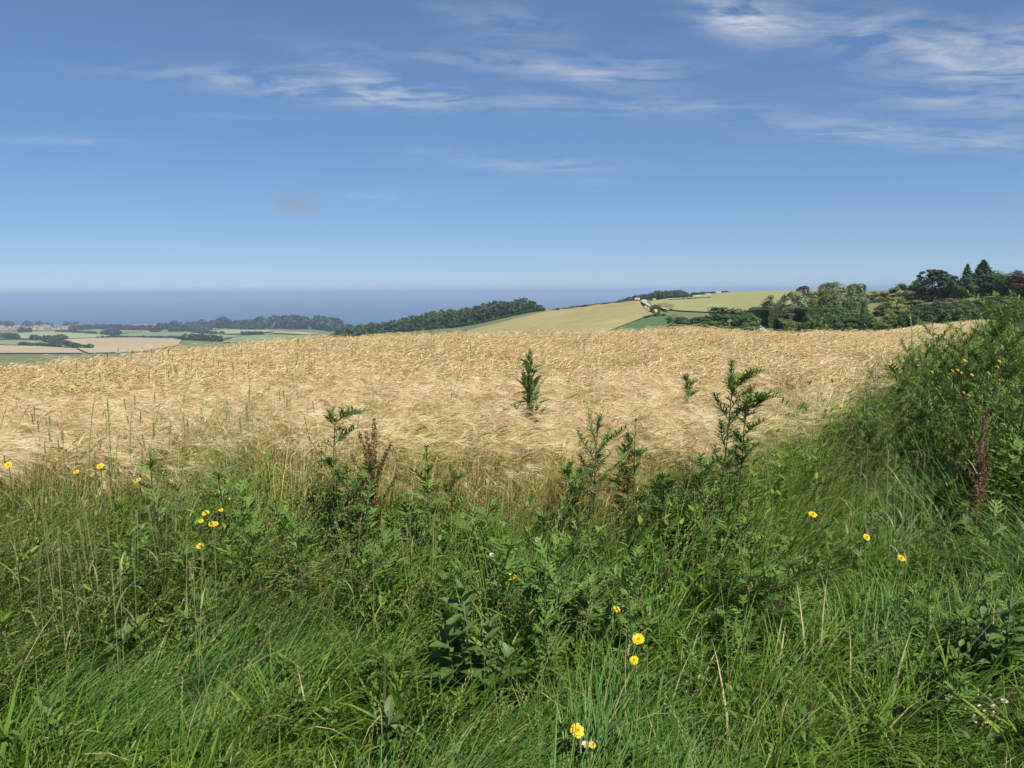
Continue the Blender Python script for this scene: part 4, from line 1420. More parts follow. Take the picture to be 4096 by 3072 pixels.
def tall_tuft(seed):
    """tall verge grass: leafy culms with seed heads, leaning with the wind"""
    mb = seed_tuft(seed, 7, .62, .98)
    r_ = random.Random(seed + 5)
    lv = grass_tuft(seed + 9, 24, .40, .85, .003, .0075, (58, 88), (15, 75), 1.0, rootr=.09)
    mb.add(lv.v, lv.f, lv.t, 0)
    for k in range(10):
        q = r_.uniform(0, 6.28); z = r_.uniform(.25, .7)
        mb.leaf((.05 * math.cos(q), .05 * math.sin(q), z), (math.cos(q), math.sin(q), .9), (0, 0, 1), r_.uniform(.05, .09), .022, r_.random(), 0, seg=3)
    return mb


G8 = [template('tall', tall_tuft(160 + 11 * s), [M['grass'], M['seed_grass']]) for s in range(4)]
TEMPL = G1 + G2 + G3 + G4 + G5 + G6 + G7 + G8
N1, N2, N3, N4, N5, N6, N7, N8 = (len(g) for g in (G1, G2, G3, G4, G5, G6, G7, G8))
O1, O2, O3, O4, O5, O6, O7, O8 = np.cumsum([0, N1, N2, N3, N4, N5, N6, N7]).tolist()
rng = np.random.default_rng(2024)


def verge_height(x, y):
    d = np.hypot(x, y)
    e = edge_dist(x, y)
    near_edge = np.clip(1 - (e - d) / 2.2, 0, 1)
    right = np.clip((x - 1.8) / 3.0, 0, 1)
    return .80 + .28 * near_edge + .55 * right * np.clip((d - 3) / 3, 0, 1)


BANK = ground_hit(3970, 2790, .10)
CLEAR = [(ground_hit(1850, 2560, .30), .24), (ground_hit(1940, 2680, .16), .14), (ground_hit(2400, 2330, .2), .16), (ground_hit(3180, 2380, .2), .18), (ground_hit(430, 2560, .25), .12), (ground_hit(4040, 2500, .3), .15), (ground_hit(1560, 2960, .12), .12)]     # hollows where broad leaves shade the grass out


def verge_grass():
    P, R, S, I = [], [], [], []
    def zone(n, x0, x1, y0, y1, base_s):
        x = rng.uniform(x0, x1, n); y = rng.uniform(y0, y1, n)
        d = np.hypot(x, y); e = edge_dist(x, y)
        a_ = np.arctan2(x, y)
        ramp_ = np.interp(a_, [rad(-20), rad(-8), rad(-2), rad(12), rad(20)], [2.3, 1.2, .6, .5, .8])
        ok = (d < e + .05 + ramp_ * rng.random(n) ** 1.5 + .15 * rng.normal(size=n) * (d < 9)) & (d > .7)
        x, y, d, e = x[ok], y[ok], d[ok], e[ok]
        hole = (wave(x, y, .40, 13) > .50) & (rng.random(len(x)) < .80) & (e - d > .7)
        hole |= np.hypot(x - BANK.x, y - BANK.y) < .13 * (1 + .3 * rng.normal(size=len(x)))
        for c, rr_ in CLEAR:
            hole |= np.hypot(x - c.x, y - c.y + .06) < rr_ * (1 + .3 * rng.normal(size=len(x)))
        x, y, d, e = x[~hole], y[~hole], d[~hole], e[~hole]
        n = len(x)
        patch = wave(x, y, 1.1, 2); patch2 = wave(x, y, .8, 5); patch3 = wave(x, y, 1.6, 8)
        u = rng.random(n)
        kind = np.where(u < .50, 0, np.where(u < .84, 1, 2))           # lodged, upright, herb
        near_edge = np.clip(1 - (e - d) / 1.9, 0, 1)
        kind = np.where((kind == 0) & (rng.random(n) < near_edge * .75), 1, kind)
        kind = np.where((patch > .35) & (rng.random(n) < .65) & (near_edge < .5), 3, kind)      # soft blue-green patches
        kind = np.where((kind == 1) & (rng.random(n) < .22 + .15 * near_edge), 4, kind)          # seed heads
        az = np.arctan2(x, y)
        weedy = np.exp(-((x - 1.15) / 1.1) ** 2 - ((y - 4.2) / .75) ** 2) + .8 * np.exp(-((x + 1.0) / .9) ** 2 - ((y - 4.3) / .5) ** 2) + .35 * np.clip((x - 2.2) / 2, 0, 1)
        kind = np.where(rng.random(n) < weedy * .42, 5, kind)
        kind = np.where((patch2 > .6) & (rng.random(n) < .16), 2, kind)
        kind = np.where((kind < 2) & (rng.random(n) < .16), 6, kind)                                  # coarse broad blades
        tall_p = np.interp(az, [rad(-40), rad(-14), rad(-6), rad(4), rad(12), rad(20)], [.34, .26, .12, .14, .34, .50]) * np.clip(1 - (e - d - .7) / 1.3, 0, 1) * (d > 3.6)
        kind = np.where(rng.random(n) < tall_p, 7, kind)
        counts = np.array([N1, N2, N5, N3, N4, N6, N7, N8]); offs = np.array([O1, O2, O5, O3, O4, O6, O7, O8])
        idx = offs[kind] + (rng.random(n) * counts[kind]).astype(int)
        flow = rad(25) + rad(75) * wave(x, y, 1.2, 3) + rng.normal(size=n) * .45
        flow = np.where(kind == 1, flow + rng.normal(size=n) * .9, flow)
        flow = np.where((kind == 2) | (kind == 5), rng.uniform(0, 6.28, n), flow)
        hgt = verge_height(x, y) * (1 + .24 * patch3 + .24 * wave(x, y, .45, 15)) * rng.uniform(.6, 1.35, n) * base_s
        hgt = np.where(kind == 2, hgt * .9, hgt)
        hgt = np.where(kind == 5, hgt * rng.uniform(.8, 1.35, n), hgt)
        hgt = np.where(kind == 7, np.clip(.66 + .42 * np.clip((x - .6) / 2.2, 0, 1) + .1 * rng.normal(size=n), .5, 1.35), hgt)
        hgt = np.clip(hgt, .42, 2.2)
        P.append(np.stack([x, y, Zv(x, y) - .01], 1))
        R.append(np.stack([rng.normal(size=n) * .08, rng.normal(size=n) * .08, flow], 1))
        wid = np.sqrt(hgt) * rng.uniform(.9, 1.15, n)
        wx = np.where(kind == 7, 1.0, wid * np.maximum(hgt, .8)); wid = np.where(kind == 7, 1.0, wid)
        S.append(np.stack([wx, wid, hgt], 1)); I.append(idx)
    zone(25000, -5.2, 5.8, .7, 7.2, 1.0)
    zone(5600, 3.6, 9.5, 3.0, 13, 1.25)
    zone(3200, 6.5, 30, 11, 45, 1.6)
    scatter('verge_grass', 'lush green verge grass and low herbs, wind swept, in front of the barley', 'grass', np.vstack(P), np.vstack(R), np.vstack(S), np.concatenate(I), TEMPL)


verge_grass()

# ------------------------------------------------------------------ barley
def barley_plant(mb, r_, x, y, lod, mats, H=None, az=None, lean=None):
    """mats = (stem, ear, awn) slot numbers"""
    H = r_.uniform(.60, .74) if H is None else H
    az = r_.gauss(.05, .75) if az is None else az
    dx = Vector((math.cos(az), math.sin(az), 0))
    lean = r_.uniform(.03, .12) if lean is None else lean
    top = Vector((x, y, 0)) + dx * lean + Vector((0, 0, H * .93))
    st = [Vector((x, y, 0)), Vector((x, y, 0)) + dx * lean * .2 + Vector((0, 0, H * .45)), top]
    e0, e1 = rad(r_.uniform(55, 78)), rad(r_.uniform(-55, 15))
    n_neck = 3 if lod == 0 else 2
    n_ear = 5 if lod == 0 else 3
    p = top.copy()
    neck = []
    for i in range(n_neck):
        e = e0 + (e1 - e0) * .45 * (i + 1) / n_neck
        p = p + (dx * math.cos(e) + Vector((0, 0, math.sin(e)))) * (.075 / n_neck)
        neck.append(p.copy())
    ear = [p.copy()]
    EL = r_.uniform(.070, .10)
    for i in range(n_ear):
        e = e0 + (e1 - e0) * (.45 + .55 * (i + 1) / n_ear)
        ax = dx * math.cos(e) + Vector((0, 0, math.sin(e)))
        p = p + ax * (EL / n_ear)
        ear.append(p.copy())
    sa = az + math.pi / 2 + r_.gauss(0, .6)
    side = Vector((math.cos(sa), math.sin(sa), r_.gauss(0, .2)))
    wst = (.0026, .0036, .006)[lod]
    pts = st + neck
    tb = r_.random()
    mb.ribbon(pts, [wst] * len(pts), side, tb, mats[0])
    if lod == 0:
        side2 = side.cross(Vector((0, 0, 1))).normalized()
        mb.ribbon(st, [wst] * 3, side2, tb, mats[0])
    if lod < 2 and r_.random() < .6:
        q = r_.uniform(0, 6.28)
        lp = arc(r_, (x, y, H * r_.uniform(.3, .75)), q, r_.uniform(.10, .2), rad(60), rad(110), 3)
        mb.ribbon(lp, [.006, .006, .004, .001], Vector((-math.sin(q), math.cos(q), 0)), r_.random() * .6, mats[0])
    te = r_.random()
    sd = dx.cross(Vector((0, 0, 1))).normalized()
    up = Vector((0, 0, 1))
    if lod == 0:
        ng_ = 9
        for j in range(ng_):
            f = (j + .3) / ng_ * n_ear
            k = min(int(f), n_ear - 1)
            c = ear[k].lerp(ear[k + 1], f - k)
            ax = (ear[k + 1] - ear[k]).normalized()
            for s_ in (-1, 1):
                o = (sd * math.cos(.5) + up * math.sin(.5)) * s_
                gd = (ax + o * .33).normalized()
                b = gd.cross(o).normalized()
                a0 = c + o * .0012
                l = .0145
                mb.add([a0, a0 + gd * l * .45 + o * .0031, a0 + gd * l * .45 + b * .0028, a0 + gd * l * .45 - o * .0020, a0 + gd * l * .45 - b * .0028, a0 + gd * l],
                       [(0, 1, 2), (0, 2, 3), (0, 3, 4), (0, 4, 1), (5, 2, 1), (5, 3, 2), (5, 4, 3), (5, 1, 4)], te * .7 + r_.random() * .3, mats[1])
                if r_.random() < .3:
                    continue
                tip = a0 + gd * l
                al = r_.uniform(.075, .125)
                ad = (ax + o * r_.uniform(.10, .30) + Vector((r_.gauss(0, .04), r_.gauss(0, .04), r_.gauss(0, .05)))).normalized()
                mid = tip + ad * al * .5
                end = tip + ad * al + Vector((.012, 0, -.012))
                mb.ribbon([tip, mid, end], [.0010, .0008, .0004], b, te * .6 + r_.random() * .4, mats[2])
    else:
        w = .0072 if lod == 1 else .011
        nn = 4 if lod == 1 else 3
        v, f = [], []
        for i, c in enumerate(ear):
            rr_ = w * math.sin(math.pi * (.12 + .8 * i / n_ear))
            ax = (ear[min(i + 1, n_ear)] - ear[max(i - 1, 0)]).normalized()
            b = ax.cross(sd).normalized()
            for k in range(nn):
                q = 2 * math.pi * k / nn
                v.append(c + sd * math.cos(q) * rr_ + b * math.sin(q) * rr_ * .7)
        for i in range(n_ear):
            for k in range(nn):
                f.append((i * nn + k, i * nn + (k + 1) % nn, (i + 1) * nn + (k + 1) % nn, (i + 1) * nn + k))
        mb.add(v, f, te, mats[1])
        na = 5 if lod == 1 else 2
        for j in range(na):
            f = (j + .5) / na * n_ear
            k = min(int(f), n_ear - 1)
            c = ear[k].lerp(ear[k + 1], f - k)
            ax = (ear[k + 1] - ear[k]).normalized()
            q = r_.uniform(0, 6.28)
            o = sd * math.cos(q) + up * math.sin(q)
            ad = (ax + o * r_.uniform(.1, .3)).normalized()
            al = r_.uniform(.08, .13)
            wd = (.0017 if lod == 1 else .0045)
            mb.ribbon([c, c + ad * al * .5, c + ad * al + Vector((.012, 0, -.012))], [wd, wd * .8, wd * .3], ad.cross(o).normalized(), te * .6 + r_.random() * .4, mats[2])


def barley_clump(seed, n, size, lod, green=0.0):
    r_ = random.Random(seed)
    mb = MB()
    for k in range(n):
        g = r_.random() < green
        barley_plant(mb, r_, r_.uniform(-size, size), r_.uniform(-size, size), lod, (3, 3, 3) if g else (0, 1, 2), H=(r_.uniform(.56, .72) if r_.random() > .06 else r_.uniform(.74, .84)))
    return mb


BM = [M['barley_stem'], M['barley_ear'], M['barley_awn'], M['barley_green']]
B0 = [template('barley_near', barley_clump(s, 20, .15, 0, .05), BM) for s in range(4)] + [template('barley_near_green', barley_clump(10 + s, 20, .15, 0, .6), BM) for s in range(2)]
B1 = [template('barley_mid', barley_clump(20 + s, 26, .17, 1, .03), BM) for s in range(4)] + [template('barley_mid_green', barley_clump(30 + s, 26, .17, 1, .55), BM) for s in range(2)]
B2 = [template('barley_far', barley_clump(40 + s, 40, .30, 2, .02), BM) for s in range(3)]
TB = B0 + B1 + B2


def crop_end(a):
    return np.interp(a, [rad(-45), az_of(0), az_of(1200), az_of(2550), az_of(2950), az_of(3150), az_of(3300), az_of(3500), az_of(3700), az_of(3950), rad(45)],
                     [24, 24, 28, 29, 29, 32, 42, 56, 72, 82, 82])


def barley_field():
    P, R, S, I = [], [], [], []
    def zone(dens, d0, d1, lod, amax=rad(41)):
        n = int(dens * amax * (d1 * d1 - d0 * d0))
        a = rng.uniform(-amax, amax, n); d = np.sqrt(rng.uniform(d0 * d0, d1 * d1, n))
        x, y = d * np.sin(a), d * np.cos(a)
        e = edge_dist(x, y)
        ramp_ = np.interp(a, [rad(-20), rad(-8), rad(-2), rad(12), rad(20)], [2.4, 1.3, .6, .5, .9])
        ok = (d > e - .1 + ramp_ * rng.random(n) ** 1.3 + .22 * wave(x, y, .7, 4)) & (d < crop_end(a))
        x, y, d, e = x[ok], y[ok], d[ok], e[ok]
        n = len(x)
        pg = wave(x, y, 1.3, 6)
        greenish = (rng.random(n) < np.clip(.03 + .75 * np.exp(-(d - e) / .7) + .45 * (pg > .68), 0, .8))
        if lod == 0:
            idx = np.where(greenish, 4 + rng.integers(0, 2, n), rng.integers(0, 4, n))
        elif lod == 1:
            idx = 6 + np.where(greenish, 4 + rng.integers(0, 2, n), rng.integers(0, 4, n))
        else:
            idx = 12 + rng.integers(0, 3, n)
        und = wave(x, y, 2.2, 7); und2 = wave(x, y, .9, 9)
        h = 1.04 + .06 * und + .06 * und2 + .03 * rng.normal(size=n)
        rz = .10 + .26 * wave(x, y, 1.9, 11) + .30 * rng.normal(size=n)
        P.append(np.stack([x, y, Zv(x, y) - .01], 1))
        R.append(np.stack([rng.normal(size=n) * .05, -.02 + .05 * und2 + rng.normal(size=n) * .05, rz], 1))
        S.append(np.stack([h * 1.05, h * 1.05, h], 1)); I.append(idx)
    zone(17, 4.6, 9.5, 0)
    zone(15, 9.5, 30, 1)
    zone(6, 30, 83, 2)
    scatter('barley_crop', 'ripe golden barley crop with nodding bearded ears filling the field', 'barley', np.vstack(P), np.vstack(R), np.vstack(S), np.concatenate(I), TB)


barley_field()

# ------------------------------------------------------------------ single plants
def stalk_thing(name, seed, green):
    root = empty(name)
    r_ = random.Random(seed)
    ms = ([M['barley_green']] * 3) if green else [M['barley_stem'], M['barley_ear'], M['barley_awn']]
    mb = MB()
    barley_plant(mb, r_, 0, 0, 0, (0, 1, 2), H=.70, az=r_.gauss(.1, .5), lean=.1)
    for k, nm in enumerate(('stem', 'ear', 'awns')):
        sub = MB()
        fs = [f for f, m_ in zip(mb.f, mb.m) if m_ == k]
        ids = sorted({i for f in fs for i in f})
        mp = {i: j for j, i in enumerate(ids)}
        sub.add([mb.v[i] for i in ids], [tuple(mp[i] for i in f) for f in fs], [mb.t[i] for i in ids])
        part(nm, sub, ms[k], root)
    adopt(root)
    return root


def spread(proto, places, label, cat, group, rnd, first):
    for (p, rz, s_) in places:
        o = proto if not first[0] else copy_tree(proto)
        first[0] = True
        o.location = p
        o.rotation_euler = (rnd.gauss(0, .05), rnd.gauss(0, .05), rz)
        o.scale = (s_, s_, s_)
        tag(o, label, cat, group)


pr = random.Random(99)
for s, green in ((1, False), (2, False), (3, True), (5, True)):
    proto = stalk_thing('barley_stalk', s, green)
    pl = []
    for k in range(30):
        sx = pr.uniform(1000, 3100) if pr.random() < .75 else pr.uniform(300, 3300)
        a = az_of(sx)
        d = float(np.interp(a, EDGE_A, EDGE_D)) + pr.uniform(-.30, .25)
        p = gp(sx, d)
        pl.append((p, pr.gauss(0, .45), pr.uniform(.78, 1.08)))
    spread(proto, pl, 'greenish yellow barley stalk at the front edge of the crop' if green else 'straw coloured bearded barley stalk at the front edge of the crop', 'barley', 'greenish barley stalks' if green else 'ripe barley stalks', pr, [False])


def wheat_thing(seed, H=.78):
    r_ = random.Random(seed)
    root = empty('wheat_stalk')
    mb = MB()
    top = Vector((r_.gauss(.02, .02), r_.gauss(0, .02), H - .085))
    mb.tube([Vector((0, 0, 0)), top * .5, top], [.0022, .002, .0015], 5, .3)
    part('stem', mb, M['wheat'], root)
    eb = MB()
    axis = (top * .4 + Vector((r_.gauss(0, .05), 0, .5))).normalized()
    for j in range(11):
        c = top + axis * (.085 * j / 11)
        for q in range(4):
            an = q * math.pi / 2 + (j % 2) * .78
            o = Vector((math.cos(an), math.sin(an), 0))
            gd = (axis + o * .45).normalized(); b = gd.cross(o).normalized()
            l = .0135
            eb.add([c, c + gd * l * .5 + o * .003, c + gd * l * .5 + b * .0032, c + gd * l * .5 - b * .0032, c + gd * l], [(0, 1, 2), (0, 3, 1), (4, 2, 1), (4, 1, 3)], r_.random())
    part('ear', eb, M['wheat'], root)
    for k in range(2):
        lb = MB()
        q = r_.uniform(0, 6.28)
        pts = arc(r_, top * (.45 + .25 * k), q, r_.uniform(.15, .24), rad(65), rad(100), 4)
        lb.ribbon(pts, [.008, .009, .006, .004, .001], Vector((-math.sin(q), math.cos(q), 0)), r_.random() * .6)
        part('leaf', lb, M['wheat'], root)
    adopt(root)
    return root


wplaces = [[], [], []]
for k in range(95):
    sx, sy = pr.uniform(0, 900), pr.uniform(1760, 2230)
    if pr.random() < .25:
        sx, sy = pr.uniform(3380, 3800), pr.uniform(1680, 2000)
    wplaces[k % 3].append((ground_hit(sx, sy, .72), pr.uniform(0, 6.28), pr.uniform(.8, 1.0)))
for k in range(12):
    sx, sy = pr.uniform(1350, 1800), pr.uniform(2060, 2200)
    wplaces[k % 3].append((ground_hit(sx, sy, .6), pr.uniform(0, 6.28), .78))
for k in range(44):
    sx = pr.uniform(0, 1250)
    wplaces[k % 3].append((gp(sx, pr.uniform(5.8, 8.2)), pr.uniform(0, 6.28), pr.uniform(.95, 1.15)))
for k in range(46):
    sx = pr.choice([pr.uniform(1120, 1300), pr.uniform(560, 1000), pr.uniform(200, 700)])
    d = pr.uniform(9.5, 16)
    wplaces[k % 3].append((gp(sx, d), pr.uniform(0, 6.28), pr.uniform(1.08, 1.22)))
for k in range(3):
    near = [w for w in wplaces[k] if math.hypot(w[0].x, w[0].y) < 5.8]
    far = [w for w in wplaces[k] if math.hypot(w[0].x, w[0].y) >= 5.8]
    first = [False]
    proto = wheat_thing(400 + k)
    spread(proto, near, 'green upright wheat stalk among the verge grass', 'wheat', 'wheat stalks in the verge', pr, first)
    spread(proto, far, 'green wheat spike standing up out of the golden barley', 'wheat', 'wheat spikes in the barley', pr, first)


# ---- yellow flowers
def hawkbit(seed, H, R_, leaves=2):
    r_ = random.Random(seed)
    root = empty('yellow_flower')
    top = Vector((r_.gauss(0, .03), r_.gauss(0, .03), H))
    mb = MB()
    mb.tube([Vector((0, 0, -.02)), top * .35 + Vector((r_.gauss(0, .012), r_.gauss(0, .012), 0)), top * .75, top], [.0028, .0024, .002, .0022], 5, .5)
    part('stem', mb, M['green_stem'], root)
    axis = Vector((top.x * .6 + r_.gauss(.05, .15), -.62 + r_.gauss(0, .12), .75)).normalized()
    a = axis.cross(Vector((0, 0, 1))).normalized(); b = axis.cross(a)
    iv = MB()
    iv.tube([top - axis * .002, top + axis * .005, top + axis * .012], [.003, .0075, .0068], 8, .4)
    part('involucre', iv, M['green_stem'], root)
    pm = MB()
    c0 = top + axis * .012
    for ring, (n, l, el) in enumerate(((15, R_, .12), (13, R_ * .74, .42), (9, R_ * .45, .8))):
        for k in range(n):
            q = 2 * math.pi * (k + .5 * ring) / n + r_.gauss(0, .05)
            o = a * math.cos(q) + b * math.sin(q)
            s_ = axis.cross(o)
            d = o * math.cos(el) + axis * math.sin(el)
            ll = l * r_.uniform(.88, 1.08)
            w = R_ * .17
            base = c0 + o * R_ * .08 + axis * .001 * ring
            pm.add([base - s_ * w * .4, base + s_ * w * .4, base + d * ll * .6 + s_ * w, base + d * ll + s_ * w * .75 - axis * .001, base + d * ll * .93, base + d * ll - s_ * w * .75 - axis * .001, base + d * ll * .6 - s_ * w],
                   [(0, 1, 2, 6), (6, 2, 3, 4), (6, 4, 5)], r_.random())
    part('petals', pm, M['petal_yellow'], root)
    dm = MB()
    for k in range(26):
        q = k * 2.4; rr_ = R_ * .035 * math.sqrt(k)
        c = c0 + (a * math.cos(q) + b * math.sin(q)) * rr_ + axis * (.006 + .003 * r_.random())
        dm.add([c + a * .0014, c + b * .0014, c - a * .0014, c - b * .0014, c + axis * .004], [(0, 1, 4), (1, 2, 4), (2, 3, 4), (3, 0, 4)], r_.random())
    part('centre', dm, M['disc_orange'], root)
    for k in range(leaves):
        lb = MB()
        q = r_.uniform(0, 6.28)
        lb.leaf(top * (.25 + .2 * k), (math.cos(q), math.sin(q), .5), (0, 0, 1), .09, .022, .5, lobes=4, lob=.4)
        part('leaf', lb, M['broad_leaf'], root)
    adopt(root)
    return root


def V22(x, y):
    return x * 1.8517, y * 1.8517


FLOWERS = [  # (photo x, y in the 2212 wide view, stem height, size, label)
    (28, 1001, .80, .024, 'yellow flower beside the far end of the wheat in the verge'),
    (184, 1020, .78, .019, 'small yellow flower next to a larger one before the barley'),
    (225, 1010, .80, .023, 'larger yellow flower next to a small one before the barley'),
    (291, 1041, .74, .016, 'half hidden yellow flower beside a fallen barley ear'),
    (459, 1113, .50, .026, 'topmost yellow flower of the cluster of four'),
    (440, 1141, .48, .026, 'largest yellow flower at the left of the cluster of four'),
    (471, 1131, .48, .020, 'small yellow flower at the right of the cluster of four'),
    (450, 1183, .44, .025, 'lowest yellow flower below the cluster'),
    (454, 1127, .48, .017, 'tiny yellow flower in the middle of the cluster of four'),
    (493, 1098, .52, .016, 'small orange yellow flower just above the cluster'),
    (505, 1077, .55, .013, 'tiny orange yellow bud flower farthest above the cluster'),
    (1100, 1251, .42, .024, 'yellow flower standing alone above the broad leaved weed'),
    (1314, 1320, .36, .020, 'ragged orange yellow flower among mugwort shoots'),
    (1370, 1384, .36, .028, 'large open yellow flower of a close pair'),
    (1387, 1437, .32, .021, 'smaller lower yellow flower of a close pair'),
    (1223, 1604, .28, .029, 'yellow flower beside the pale crumpled dry leaf'),
    (1259, 1592, .28, .014, 'withered orange flower beside the pale crumpled dry leaf'),
    (1465, 1652, .26, .022, 'yellow flower low among the lodged foreground grass'),
    (1730, 1113, .52, .027, 'yellow flower below the twin stemmed mugwort'),
    (1871, 1163, .46, .023, 'yellow flower tucked beside dry grass heads'),
    (1939, 1209, .44, .022, 'yellow flower alone in dense verge grass'),
    (1807, 880, .80, .018, 'tall yellow flower at the barley edge by the bluish weed'),
]
for i, (x, y, h, r0, lab) in enumerate(FLOWERS):
    sx, sy = V22(x, y)
    o = hawkbit(500 + i, h, r0 * .80)
    p = ground_hit(sx, sy, h)
    o.location = p
    tag(o, lab, 'flower', 'yellow verge flowers')
proto = hawkbit(560, .85, .012, 3)
first = [False]
pl = []
for (x, y) in [(1662, 210), (1805, 213), (1840, 205), (1858, 198), (1930, 230), (2110, 185), (2138, 180), (2103, 260), (1852, 132), (1850, 328), (1865, 345), (2075, 145)]:
    sx, sy = 2600 + x / 1.4786, 1350 + y / 1.4786
    a = az_of(sx)
    d = pr.uniform(6.6, 7.6)
    x_, y_ = d * math.sin(a), d * math.cos(a)
    zt = z_at(sx, sy, d)
    p = Vector((x_, y_, zt - .85 * 1.0))
    pl.append((p, pr.uniform(-.5, .5), 1.0))
spread(proto, pl, 'small yellow flower among the tall weeds beside the field', 'flower', 'yellow flowers among the tall weeds', pr, first)


def daisy(p, label, H=.4):
    root = empty('white_flower', p, 0, label, 'flower')
    mb = MB(); mb.tube([(0, 0, 0), (.01, 0, H * .5), (0, 0, H)], [.002, .002, .0015], 5); part('stem', mb, M['green_stem'], root)
    axis = Vector((.2, -.6, .75)).normalized(); a = axis.cross(Vector((0, 0, 1))).normalized(); b = axis.cross(a)
    pm = MB()
    for k in range(13):
        q = 2 * math.pi * k / 13; o = a * math.cos(q) + b * math.sin(q); s_ = axis.cross(o)
        c = Vector((0, 0, H)) + o * .005
        pm.add([c - s_ * .001, c + s_ * .001, c + o * .008 + s_ * .0018, c + o * .011, c + o * .008 - s_ * .0018], [(0, 1, 2, 3, 4)], pr.random())
    part('petals', pm, M['petal_white'], root)
    dm = MB()
    for k in range(20):
        q = k * 2.4; c = Vector((0, 0, H)) + (a * math.cos(q) + b * math.sin(q)) * .0012 * math.sqrt(k) + axis * .001
        dm.add([c + a * .0012, c + b * .0012, c - a * .0012, c - b * .0012, c + axis * .003], [(0, 1, 4), (1, 2, 4), (2, 3, 4), (3, 0, 4)], .5)
    part('centre', dm, M['disc_orange'], root)


daisy(ground_hit(2149, 2158, .42), 'white daisy below the brown dock among green weeds', .42)
daisy(ground_hit(1968, 2220, .40), 'small white daisy nearly hidden in verge grass', .40)


# ---- mugwort
def mugwort(name, path, seed, leaf=.11, branches=7, br_len=.24, stem_r=.0055, leaf_from=.05, n_leaf=26, dense=1.0):
    """path: stem points from the base (0,0,0)"""
    r_ = random.Random(seed)
    root = empty(name)
    pts = [Vector(p) for p in path]
    # smooth the stem
    fine = []
    for i in range(len(pts) - 1):
        p0, p1, p2, p3 = pts[max(i - 1, 0)], pts[i], pts[i + 1], pts[min(i + 2, len(pts) - 1)]
        for k in range(4):
            t = k / 4
            fine.append(.5 * ((2 * p1) + (p2 - p0) * t + (2 * p0 - 5 * p1 + 4 * p2 - p3) * t * t + (3 * p1 - p0 - 3 * p2 + p3) * t ** 3))
    fine.append(pts[-1])
    n = len(fine) - 1
    mb = MB()
    mb.tube(fine, [stem_r * (1 - .75 * i / n) for i in range(n + 1)], 6, [r_.random() for _ in range((n + 1) * 6)])
    part('stem', mb, M['mugwort_stem'], root, True)
    def at(t):
        k = min(int(t * n), n - 1)
        return fine[k].lerp(fine[k + 1], t * n - k), (fine[k + 1] - fine[k]).normalized()
    fm = MB()
    for k in range(int(n_leaf * dense)):
        t = leaf_from + (1 - leaf_from) * (k + r_.random()) / (n_leaf * dense)
        c, ax = at(min(t, .999))
        q = k * 2.4 + r_.gauss(0, .3)
        el = .35 + .5 * t
        o = Vector((math.cos(q), math.sin(q), 0))
        d = (o * math.cos(el) + ax * math.sin(el)).normalized()
        feather_leaf(fm, r_, c, d, (0, 0, 1), leaf * (1.15 - .65 * t) * r_.uniform(.8, 1.2), r_.uniform(.15, .8) + .2 * t)
    # bud tip
    for k in range(16):
        t = .86 + .14 * k / 16
        c, ax = at(min(t, .999))
        q = k * 2.4
        d = (Vector((math.cos(q), math.sin(q), .1)) * .6 + ax).normalized()
        fm.leaf(c, d, (0, 0, 1), leaf * .34, leaf * .075, r_.uniform(.5, 1), seg=2)
    part('foliage', fm, M['mugwort_leaf'], root)
    for k in range(branches):
        t = .30 + .58 * (k + .5 * r_.random()) / branches
        c, ax = at(t)
        q = k * 2.4 + seed
        o = Vector((math.cos(q), math.sin(q), 0))
        ln = br_len * (1.15 - .8 * abs(t - .55)) * r_.uniform(.75, 1.15)
        e = c + (o * .62 + ax * .78).normalized() * ln
        bend = Vector((.03, 0, -.01))
        bm_ = MB()
        bm_.tube([c, c.lerp(e, .5) + ax * ln * .06, e + bend], [.0024, .0018, .0008], 4, .6)
        bo = part('branch', bm_, M['mugwort_stem'], root)
        lm = MB()
        nl = int(26 * dense)
        for j in range(nl):
            u = .15 + .85 * j / nl
            cc = c.lerp(e, u) + bend * u * u
            qq = j * 2.4 + r_.random()
            d = (Vector((math.cos(qq), math.sin(qq), .25)) * .7 + (e - c).normalized()).normalized()
            if j % 3 == 0:
                feather_leaf(lm, r_, cc, d, (0, 0, 1), leaf * .66 * (1.1 - .4 * u), r_.uniform(.3, .95), n=2)
            else:
                lm.leaf(cc, d, (0, 0, 1), leaf * .58 * (1.2 - .5 * u), leaf * .12, r_.uniform(.3, 1), seg=2)
        part('leaves', lm, M['mugwort_leaf'], bo)
    return root


def px_path(pix, d, hs_base):
    """stem path through photograph pixels at one distance, down to the ground"""
    P = [point(x, y, d) for x, y in pix]
    g = gp(pix[0][0], d)
    base = Vector((P[0].x, P[0].y, Z(P[0].x, P[0].y)))
    return base, [Vector((0, 0, 0))] + [p - base for p in P]


def place_mugwort(pix, d, label, seed, **kw):
    base, path = px_path(pix, d, 0)
    o = mugwort('mugwort_plant', path, seed, **kw)
    o.location = base
    tag(o, label, 'weed', 'mugwort plants')
    return o


